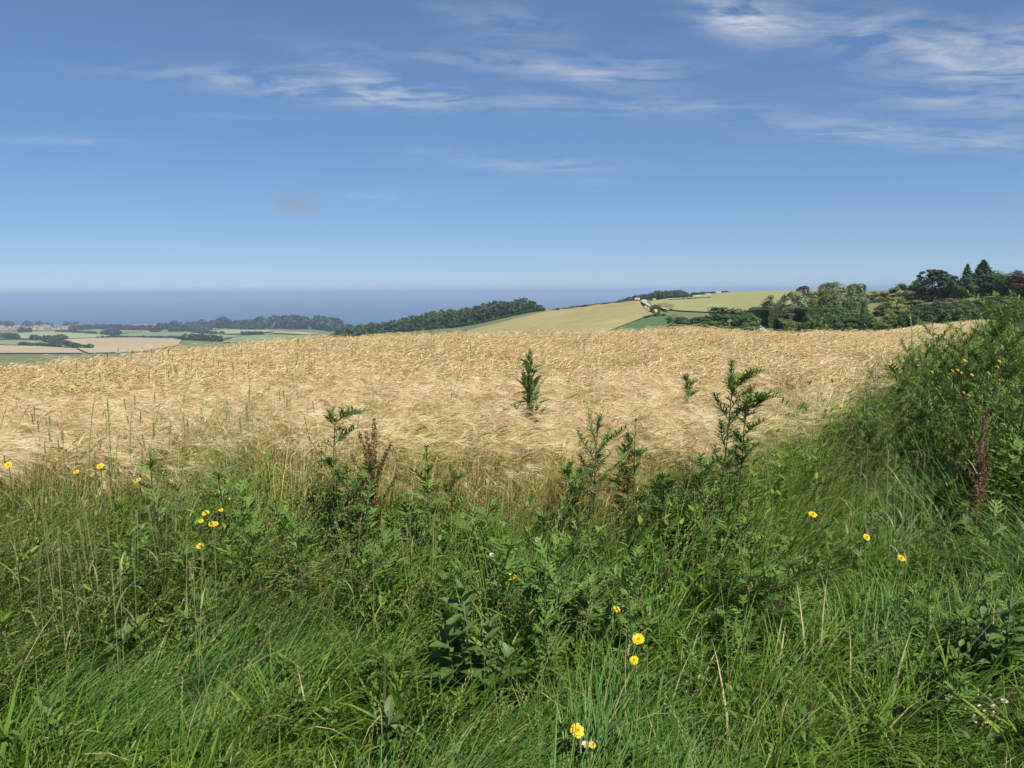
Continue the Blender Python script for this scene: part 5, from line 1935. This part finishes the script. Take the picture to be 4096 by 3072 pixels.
place_mugwort([(2884, 2050), (2892, 1900), (2912, 1730), (2926, 1590), (2950, 1525), (2998, 1503)], 4.75, 'tallest mugwort with purple stem and nodding silvery tip', 1, leaf=.095, branches=14, br_len=.19, n_leaf=44)
place_mugwort([(2955, 1990), (2968, 1850), (2980, 1680), (3010, 1615), (3048, 1584)], 4.82, 'mugwort leaning right behind the tallest mugwort', 2, leaf=.10, branches=11, br_len=.15, n_leaf=36)
place_mugwort([(2815, 2090), (2812, 1950), (2800, 1830)], 4.5, 'short mugwort left of the tallest mugwort', 3, leaf=.11, branches=5, br_len=.15, n_leaf=24)
place_mugwort([(1335, 2040), (1334, 1880), (1338, 1740), (1345, 1690), (1385, 1662), (1428, 1648)], 4.6, 'mugwort with bent over tip beside the brown dock', 4, leaf=.10, branches=5, br_len=.12, n_leaf=24)
place_mugwort([(1395, 2080), (1392, 1960), (1384, 1860)], 4.5, 'short mugwort between bent mugwort and brown dock', 5, leaf=.10, branches=3, br_len=.12, n_leaf=22)
place_mugwort([(1712, 2080), (1712, 1920), (1706, 1790)], 4.6, 'slender mugwort right of the brown dock', 6, leaf=.085, branches=3, br_len=.1, n_leaf=24)
place_mugwort([(1807, 2080), (1808, 1960), (1802, 1855)], 4.6, 'second slender mugwort before the nodding barley', 7, leaf=.09, branches=3, br_len=.1, n_leaf=22)
place_mugwort([(2376, 2080), (2378, 1930), (2384, 1800), (2396, 1665)], 4.65, 'spreading mugwort in front of the barley centre', 8, leaf=.09, branches=10, br_len=.24, n_leaf=26)
place_mugwort([(2290, 2060), (2288, 1960), (2280, 1860)], 4.6, 'low mugwort at the foot of the spreading mugwort', 9, leaf=.11, branches=4, br_len=.13, n_leaf=24)
place_mugwort([(2535, 2060), (2537, 1880), (2542, 1682)], 4.85, 'thin upright mugwort between the two big mugworts', 10, leaf=.085, branches=6, br_len=.13, n_leaf=24)
place_mugwort([(2510, 2010), (2512, 1900), (2515, 1740)], 4.9, 'thinner mugwort close beside the upright one', 11, leaf=.08, branches=4, br_len=.11, n_leaf=20)
place_mugwort([(2752, 1600), (2752, 1560), (2750, 1500)], 7.4, 'small mugwort standing out in the barley', 12, leaf=.09, branches=5, br_len=.10, n_leaf=20)
place_mugwort([(2660, 2080), (2655, 1980), (2650, 1900)], 4.4, 'bushy mugwort shoot beside the greenish barley tuft', 13, leaf=.12, branches=3, br_len=.12, n_leaf=26)

# young leafy mugwort shoots in the verge
yprotos = []
for s in range(3):
    o = mugwort('mugwort_shoot', [(0, 0, 0), (.01, .005, .2), (.03, 0, .40 + .05 * s)], 40 + s, leaf=.12, branches=2, br_len=.12, stem_r=.004, n_leaf=24)
    adopt(o)
    yprotos.append((o, [False]))
for k in range(54):
    if k < 38:
        sx, sy = pr.uniform(2150, 3150), pr.uniform(1960, 2420)
    elif k < 46:
        sx, sy = pr.uniform(1200, 2000), pr.uniform(1950, 2200)
    else:
        sx, sy = pr.uniform(300, 1200), pr.uniform(2000, 2300)
    o, first = yprotos[k % 3]
    where = 'below the tall mugworts' if k < 38 else ('near the brown dock' if k < 46 else 'near the yellow flower cluster')
    spread(o, [(ground_hit(sx, sy, .36), pr.uniform(0, 6.28), pr.uniform(.75, 1.15))], 'leafy young mugwort shoot ' + where, 'weed', 'young mugwort shoots ' + where, pr, first)

# the tall weeds on the bank beside the field
tall = []
for s in range(4):
    o = mugwort('tall_weed', [(0, 0, 0), (.02, 0, .45), (.03, .02, .9), (.08, .01, 1.3)], 70 + s, leaf=.11, branches=10, br_len=.28, n_leaf=28, stem_r=.005, dense=.95)
    adopt(o)
    tall.append((o, [False]))
TALL = [(3640, 1345, 9.5), (3700, 1370, 9.2), (3745, 1350, 9), (3790, 1262, 8.6), (3835, 1330, 8.8), (3880, 1330, 8.6), (3930, 1272, 8.6), (3975, 1270, 8.4), (4010, 1215, 8.3), (4050, 1200, 8.2), (4085, 1140, 8.2), (4140, 1130, 8.0), (4200, 1120, 8.0),
        (3690, 1440, 8.2), (3750, 1420, 8.0), (3810, 1400, 7.8), (3870, 1385, 7.7), (3930, 1370, 7.6), (3990, 1330, 7.5), (4050, 1280, 7.4), (4100, 1240, 7.3), (4160, 1220, 7.2),
        (3660, 1530, 7.6), (3730, 1530, 7.3), (3800, 1510, 7.0), (3870, 1490, 6.9), (3950, 1470, 6.8), (4030, 1420, 6.7), (4095, 1390, 6.6), (4160, 1360, 6.5),
        (4060, 1560, 6.0), (4110, 1500, 5.9), (3900, 1600, 6.3), (3980, 1580, 6.2), (3780, 1600, 6.6)]
for k in range(22):
    sx = pr.uniform(3180, 3900)
    lo = np.interp(sx, [3180, 3400, 3550, 3640, 3900], [1740, 1640, 1520, 1420, 1330])
    sy = lo + abs(pr.gauss(0, 130)) + 15
    TALL.append((sx, sy, float(np.interp(sy, [1350, 1500, 1650, 1800, 2000], [9.0, 7.6, 6.5, 5.7, 5.0])) + pr.uniform(-.2, .2)))
for k, (sx, sy, d) in enumerate(TALL):
    if 13 <= k < 35 and k % 3 == 0:
        continue
    p = gp(sx, d)
    h = z_at(sx, sy, d) - p.z
    o, first = tall[k % 4]
    o2 = None
    if k < 13:
        lab, grp = 'tall leafy weed along the top of the bank against the ridge trees', 'tall weeds topping the bank'
    elif k < 35:
        lab, grp = 'tall leafy weed in the thick of the bank below its top', 'tall weeds in the thick of the bank'
    else:
        lab, grp = 'leafy weed stepping down from the bank along the barley edge', 'weeds stepping down the bank'
    spread(o, [(p, pr.uniform(0, 6.28), max(.38, h / 1.34))], lab, 'weed', grp, pr, first)

# ---- thistle standing in the barley
def unit_leaf(name, mat, lobes, lob, width, droop, fold, seg=6, shape=0., seed=0, curl=0.):
    mb = MB()
    r_ = random.Random(seed)
    mb.leaf((0, 0, 0), (1, 0, 0), (0, 0, 1), 1, width, .5, seg=seg, droop=droop, fold=fold, lobes=lobes, lob=lob, shape=shape, curl=curl)
    mb.t = [min(1, max(0, .5 + r_.gauss(0, .2))) for _ in mb.v]
    return mb.mesh(name, [M[mat]])


def leaf_child(root, me, base, az, el, ln, roll=0, name='leaf'):
    o = link(name, me, root)
    o.location = base
    o.rotation_euler = Euler((roll, -el, az), 'XYZ')
    o.scale = (ln, ln, ln)
    return o


THL = [unit_leaf('spiny_leaf', 'thistle_leaf', 7, .25, .34, .25, .45, seed=s) for s in range(3)]


def thistle(base, H, seed):
    r_ = random.Random(seed)
    root = empty('thistle', base, 0, 'bushy green spiny thistle standing up out of the barley', 'thistle')
    mb = MB()
    mb.tube([(0, 0, 0), (.01, 0, H * .35), (-.005, 0, H * .7), (.01, 0, H * .97)], [.012, .010, .007, .003], 7, .4)
    part('stem', mb, M['green_stem'], root, True)
    n = 125
    for k in range(n):
        t = k / (n - 1)
        z = H * (.36 + .62 * t)
        q = k * 2.4 + r_.gauss(0, .3)
        reach = r_.choice([0, 0, .35, .6]) * .17 * (1 - t) ** .8      # some leaves sit out on short side branches
        ln = (.21 * (1 - t) ** .7 + .05) * r_.uniform(.65, 1.15)
        el = .25 + .95 * t + r_.gauss(0, .4)
        leaf_child(root, r_.choice(THL), (reach * math.cos(q), reach * math.sin(q), z + reach * .5), q + r_.gauss(0, .5) * (reach > 0), el, ln, r_.gauss(0, .35), 'leaf')
    for k in range(16):
        t = k / 15
        q = k * 2.4 + .7
        z = H * (.38 + .45 * t)
        e = .6 * .17 * (1 - t * .7)
        b_ = MB(); b_.tube([(0, 0, z), (e * .5 * math.cos(q), e * .5 * math.sin(q), z + e * .4), (e * math.cos(q), e * math.sin(q), z + e)], [.004, .0035, .002], 5, .4)
        part('side_branch', b_, M['green_stem'], root)
    for k in range(9):
        t = k / 8
        q = k * 2.4
        z = H * (.78 + .20 * t)
        rr_ = .05 * (1 - t)
        c = Vector((rr_ * math.cos(q), rr_ * math.sin(q), z))
        bm_ = MB()
        bm_.tube([c - Vector((0, 0, .012)), c, c + Vector((0, 0, .012)), c + Vector((0, 0, .024))], [.004, .011, .011, .004], 7, .7)
        for j in range(14):
            qq = j * 2.4
            bm_.leaf(c + Vector((math.cos(qq) * .008, math.sin(qq) * .008, .002 * j - .01)), (math.cos(qq), math.sin(qq), .9), (0, 0, 1), .022, .005, .8, seg=2)
        part('bud', bm_, M['thistle_leaf'], root)


p = gp(2118, 6.55)
thistle(p, z_at(2118, 1396, 6.55) - p.z, 5)


# ---- docks
def dock(label, sx, sy_top, d, mat, width, seed, lab_cat='dock', n_br=9, leaves=4):
    r_ = random.Random(seed)
    p = gp(sx, d)
    H = z_at(sx, sy_top, d) - p.z
    root = empty('dock_plant', p, 0, label, lab_cat)
    mb = MB()
    mb.tube([(0, 0, 0), (.01, 0, H * .5), (.03, 0, H * .97)], [.008, .006, .002], 6, .2)
    part('stem', mb, M[mat], root, True)
    def cluster(c, e, w, n):
        m2 = MB()
        m2.tube([c, e], [.003, .001], 4, .2)
        for k in range(n):
            t = (k + r_.random()) / n
            q = r_.uniform(0, 6.28)
            ww = w * (1.1 - .75 * t) * r_.uniform(.3, 1)
            cc = c.lerp(e, t) + Vector((math.cos(q) * ww, math.sin(q) * ww, r_.gauss(0, .006)))
            s_ = r_.uniform(.005, .009)
            a = Vector((r_.gauss(0, 1), r_.gauss(0, 1), r_.gauss(0, 1))).normalized(); b = a.cross(Vector((.3, .5, .8))).normalized()
            m2.add([cc - a * s_, cc - b * s_ * .8, cc + a * s_, cc + b * s_ * .8, cc + a.cross(b) * s_ * .6], [(0, 1, 4), (1, 2, 4), (2, 3, 4), (3, 0, 4)], r_.random())
        part('seed_spike', m2, M[mat], root)
    cluster(Vector((.01, 0, H * .40)), Vector((.03, 0, H)), .040, 420)
    for k in range(n_br):
        t = .30 + .45 * k / n_br
        q = k * 2.4 + seed
        c = Vector((.008, 0, H * t))
        ln = width * r_.uniform(.8, 1.15)
        e = c + Vector((math.cos(q) * ln * .55, math.sin(q) * ln * .35, ln * r_.uniform(.85, 1.2)))
        cluster(c, e, .024, 120)
    for k in range(leaves):
        leaf_child(root, DOCKL[k % 2], (0, 0, H * (.08 + .07 * k)), r_.uniform(0, 6.28), r_.uniform(.3, .9), r_.uniform(.12, .2), r_.gauss(0, .2))


DOCKL = [unit_leaf('dock_leaf', 'broad_leaf', 0, .5, .30, .35, .25, 7, .15, s) for s in range(2)]
OVL = [unit_leaf('ovate_leaf', 'broad_leaf', 5, .86, .52, .32, .22, 7, -.1, s, .1) for s in range(3)]
BLUEL = [unit_leaf('bluish_leaf', 'blue_leaf', 4, .7, .50, .3, .25, 7, 0, s) for s in range(2)]
dock('dried brown dock with dense seed spikes at the barley edge', 1462, 1680, 4.7, 'dock_seed', .26, 3, n_br=12)
dock('reddish dock with thin seed spikes among the bank weeds', 3955, 1640, 5.6, 'dock_red', .16, 8, n_br=7)


# ---- broad leaved weeds
def leafy_weed(name, label, p, H, n, ln, leaves, seed, stems=2, cat='weed', spread_=.0, el0=.1, el1=1.0):
    r_ = random.Random(seed)
    root = empty(name, p, 0, label, cat)
    for s in range(stems):
        q = s * 2.1 + seed
        tip = Vector((math.cos(q) * .12 * (s > 0), math.sin(q) * .12 * (s > 0), H * (1 - .15 * s)))
        mb = MB()
        mb.tube([Vector((0, 0, 0)), tip * .5 + Vector((r_.gauss(0, .01), r_.gauss(0, .01), 0)), tip], [.006, .005, .003], 6, .5)
        part('stem', mb, M['green_stem'], root, True)
        m_ = n // stems
        for k in range(m_):
            t = .22 + .76 * k / m_
            leaf_child(root, r_.choice(leaves), tip * t, k * 2.4 + r_.gauss(0, .3) + s, el0 + (el1 - el0) * t + r_.gauss(0, .15), ln * (1.15 - .6 * t) * r_.uniform(.8, 1.15), r_.gauss(0, .25))
    return root


leafy_weed('broad_leaf_weed', 'large broad leaved weed in the foreground grass', ground_hit(1850, 2560, .30), .54, 64, .150, OVL, 2, 4)
leafy_weed('broad_leaf_weed', 'broad leaved weed with toothed lower leaves right of the large one', ground_hit(1940, 2680, .16), .30, 14, .15, OVL, 4, 2)
leafy_weed('dock_rosette', 'dock leaf rosette below the mugwort shoots', ground_hit(2400, 2330, .2), .30, 9, .24, DOCKL, 6, 1)
leafy_weed('dock_rosette', 'dock leaf rosette lying in dark hollow of verge grass', ground_hit(3180, 2380, .2), .26, 9, .24, DOCKL, 7, 1)
leafy_weed('dock_rosette', 'single pale dock leaves in the lodged grass', ground_hit(430, 2560, .25), .32, 6, .26, DOCKL, 9, 1)
leafy_weed('dock_rosette', 'dock leaves beside the lodged grass swirl', ground_hit(830, 2390, .25), .30, 7, .22, DOCKL, 10, 1)
leafy_weed('bluish_weed', 'bluish broad leaved weed at the edge of the barley', gp(3480, 6.9), z_at(3480, 1570, 6.9) - gp(3480, 6.9).z, 20, .20, BLUEL, 11, 2)
leafy_weed('bluish_weed', 'bluish broad leaved weed low on the bank', ground_hit(3860, 1900, .4), .5, 14, .16, BLUEL, 12, 2)
leafy_weed('nettle_like_weed', 'toothed leafy weed beside the chalk stones', ground_hit(4040, 2500, .3), .46, 20, .13, OVL, 13, 2)
leafy_weed('broad_leaf_weed', 'small broad leaved weed by the withered flower', ground_hit(2420, 3010, .15), .26, 12, .12, OVL, 14, 2)
leafy_weed('broad_leaf_weed', 'small broad leaved weed at the foot of the brown dock', ground_hit(1500, 2080, .25), .32, 12, .14, OVL, 15, 2)
leafy_weed('broad_leaf_weed', 'broad leaved weed low in the lodged grass', ground_hit(1560, 2960, .12), .24, 14, .13, OVL, 16, 2)

# ---- spindly stems rising out of the crop
def spindly(label, sx, sy_top, d, seed, spreadw=.3):
    r_ = random.Random(seed)
    p = gp(sx, d)
    H = z_at(sx, sy_top, d) - p.z
    root = empty('spindly_weed', p, 0, label, 'weed', 'spindly weeds in the barley')
    mb = MB()
    top = Vector((r_.gauss(0, .04), 0, H))
    mb.tube([Vector((0, 0, 0)), top * .5 + Vector((r_.gauss(0, .02), 0, 0)), top], [.0032, .0026, .0012], 5, .5)
    part('stem', mb, M['green_stem'], root)
    for k in range(6):
        t = .48 + .45 * k / 8
        c = top * t
        s_ = 1 if k % 2 else -1
        e = c + Vector((s_ * spreadw * r_.uniform(.4, 1) * (1.2 - t), r_.gauss(0, .1), spreadw * r_.uniform(.7, 1.3)))
        b = MB()
        b.tube([c, c.lerp(e, .5) + Vector((0, 0, -.02)), e], [.0018, .0014, .0009], 4, .6)
        for j in range(7):
            cc = c.lerp(e, .3 + .1 * j)
            q = r_.uniform(0, 6.28)
            b.leaf(cc, (math.cos(q), math.sin(q), .8), (0, 0, 1), r_.uniform(.02, .045), .007, r_.random(), seg=2)
        part('branch', b, M['green_stem'], root)
    lb = MB()
    for k in range(7):
        q = r_.uniform(0, 6.28)
        lb.leaf(top * (.5 + .05 * k), (math.cos(q), math.sin(q), .1), (0, 0, 1), r_.uniform(.05, .09), .028, r_.random(), lobes=3)
    part('leaves', lb, M['blue_leaf'], root)


for i, (sx, sy, d, lab) in enumerate([(1737, 1228, 12.5, 'tallest spindly weed breaking the barley skyline before the wood'), (1872, 1262, 12.0, 'spindly leaning weed beside the tallest one before the wood'), (2402, 1410, 9.5, 'thin weed with round leaves right of the thistle'), (1782, 1480, 7.0, 'thin bare stemmed weed left of the thistle'), (1186, 1440, 8.0, 'thin weed in the barley left of the bent mugwort'), (1505, 1480, 7.6, 'thin weed in the barley above the brown dock'), (3515, 1400, 8.8, 'thin weed at the right edge of the barley'), (2700, 1248, 16.0, 'fine stem rising before the dark green field'), (2822, 1262, 14.0, 'pale branching stem in front of the big dark bush'), (3895, 1180, 8.4, 'bare branching stem above the tall bank weeds')]):
    spindly(lab, sx, sy, d, 800 + i)

# ---- plantain heads, stones, dry leaf
def plantain(seed, H):
    r_ = random.Random(seed)
    root = empty('plantain')
    top = Vector((r_.gauss(.02, .02), r_.gauss(0, .02), H))
    mb = MB(); mb.tube([Vector((0, 0, 0)), top * .55 + Vector((-.008, 0, 0)), top], [.0016, .0014, .0013], 4, .4); part('stem', mb, M['green_stem'], root)
    hb = MB()
    L_ = .042
    ax = (top + Vector((.1, 0, .2))).normalized()
    a = ax.cross(Vector((0, 1, 0))).normalized(); b = ax.cross(a)
    for j in range(14):
        for k in range(7):
            q = 2 * math.pi * (k + .5 * (j % 2)) / 7
            o = a * math.cos(q) + b * math.sin(q)
            c = top + ax * (L_ * j / 14) + o * .0045 * math.sin(math.pi * (.15 + .75 * j / 14))
            d = (o + ax * .6).normalized(); s_ = ax.cross(o)
            hb.add([c - s_ * .0018, c + s_ * .0018, c + d * .0045], [(0, 1, 2)], r_.random())
    hb.tube([top, top + ax * L_ * .5, top + ax * L_], [.003, .0048, .002], 6, .3)
    part('seed_head', hb, M['plantain_head'], root)
    lb = MB()
    for k in range(4):
        q = r_.uniform(0, 6.28)
        lb.leaf((0, 0, 0), (math.cos(q), math.sin(q), 1.1), (0, 0, 1), .22, .022, .5, seg=5, droop=.35)
    part('leaves', lb, M['broad_leaf'], root)
    adopt(root)
    return root


pp = [(plantain(900, .45), [False]), (plantain(901, .40), [False])]
PLP = [(2600 + x / 1.4786, 2000 + y / 1.4786) for x, y in [(290, 400), (330, 480), (440, 500), (590, 520), (665, 520), (735, 600), (460, 610), (75, 430), (180, 1110), (960, 1200), (620, 1180), (510, 1060), (140, 300)]] \
    + [(x / 1.548, 2000 + y / 1.548) for x, y in [(590, 180), (670, 185), (368, 380), (1560, 520), (1600, 560), (1660, 600), (1640, 150), (1800, 80), (1890, 430), (2035, 600), (1690, 260), (230, 210)]] \
    + [(1300 + x / 1.548, 2000 + y / 1.548) for x, y in [(1780, 240), (1990, 350), (2090, 450), (30, 600)]]
for k, (sx, sy) in enumerate(PLP):
    o, first = pp[k % 2]
    h = .44 - .02 * (k % 2)
    s_ = float(np.interp(sy, [2000, 2400, 2900], [1.25, 1.0, .8]))
    spread(o, [(ground_hit(sx, sy, h * s_), pr.uniform(0, 6.28), s_)], 'brown ribwort plantain head on a thin stem in the grass', 'plantain', 'ribwort plantain heads', pr, first)


def stone(seed):
    r_ = random.Random(seed)
    bm = bmesh.new()
    bmesh.ops.create_icosphere(bm, subdivisions=2, radius=1)
    for v in bm.verts:
        n = v.co.normalized()
        v.co = Vector((v.co.x * 1.25, v.co.y, v.co.z * .7)) * (1 + .22 * math.sin(n.x * 4 + seed) * math.cos(n.y * 5 + seed) + r_.uniform(-.07, .07))
    me = bpy.data.meshes.new('chalk_stone'); bm.to_mesh(me); bm.free()
    me.materials.append(M['chalk'])
    return me


SM = [stone(s) for s in range(3)]
for k in range(26):
    sx, sy = 3965 + pr.gauss(0, 50), 2795 + pr.gauss(0, 50)
    p = ground_hit(sx, sy, .08)
    o = link('chalk_stone', SM[k % 3])
    s_ = pr.uniform(.006, .012)
    o.location = p + Vector((0, 0, .08 * max(0, 1 - ((p - BANK).length / .55) ** 2) - .022))
    o.rotation_euler = (pr.random(), pr.random(), pr.uniform(0, 6))
    o.scale = (s_, s_, s_)
    tag(o, 'small white chalk stone in the grassy bank', 'stone', 'white chalk stones')
# the little bank the stones lie on
bm = bmesh.new()
c0 = BANK.copy()
bmesh.ops.create_grid(bm, x_segments=14, y_segments=14, size=.55)
for v in bm.verts:
    rr_ = v.co.xy.length / .55
    v.co.z = .08 * max(0, 1 - rr_ * rr_) + .012 * math.sin(v.co.x * 31) * math.cos(v.co.y * 27) - .03
me = bpy.data.meshes.new('chalk_bank'); bm.to_mesh(me); bm.free()
me.materials.append(M['soil'])
o = link('chalk_bank', me); o.location = c0 + Vector((0, 0, 0))
tag(o, 'low earth bank carrying the white chalk stones', 'bank', kind='structure')

root = empty('dry_leaf', ground_hit(2362, 2950, .24) + Vector((0, 0, .20)), .4, 'pale crumpled dry leaf lying on the grass', 'leaf')
mb = MB()
r_ = random.Random(4)
v, f = [], []
for i in range(8):
    for j in range(6):
        x, y = (i - 3.5) * .009, (j - 2.5) * .007
        v.append((x + r_.gauss(0, .001), y + r_.gauss(0, .001), .016 + .007 * math.sin(i * 1.9 + j) + .005 * math.cos(j * 2.3) + r_.gauss(0, .002)))
for i in range(7):
    for j in range(5):
        f.append((i * 6 + j, (i + 1) * 6 + j, (i + 1) * 6 + j + 1, i * 6 + j + 1))
mb.add(v, f)
part('blade', mb, M['dry_leaf'], root)
mb = MB(); mb.tube([(.03, 0, .015), (.045, .004, .010), (.06, .0, .002)], [.0015, .0012, .001], 5); part('stalk', mb, M['dry_leaf'], root)

# ------------------------------------------------------------------ sea haze
HAZE_TOP, HAZE_DENSITY = 34.0, 1.7e-4


def build_haze():
    S = 46000
    mb = MB()
    mb.box((0, 0, (HAZE_TOP + SEA_Z - 12) / 2), (2 * S, 2 * S, HAZE_TOP - (SEA_Z - 12)))
    mt, nt, out = new_mat('sea air')
    pv = nd(nt, 'ShaderNodeVolumePrincipled')
    pv.inputs['Color'].default_value = (.49, .66, .92, 1)
    pv.inputs['Density'].default_value = HAZE_DENSITY
    pv.inputs['Anisotropy'].default_value = 0.0
    nt.links.new(pv.outputs[0], out.inputs['Volume'])
    tag(part('haze', mb, mt), 'thin bluish sea haze over the whole landscape', 'haze', kind='stuff')


build_haze()
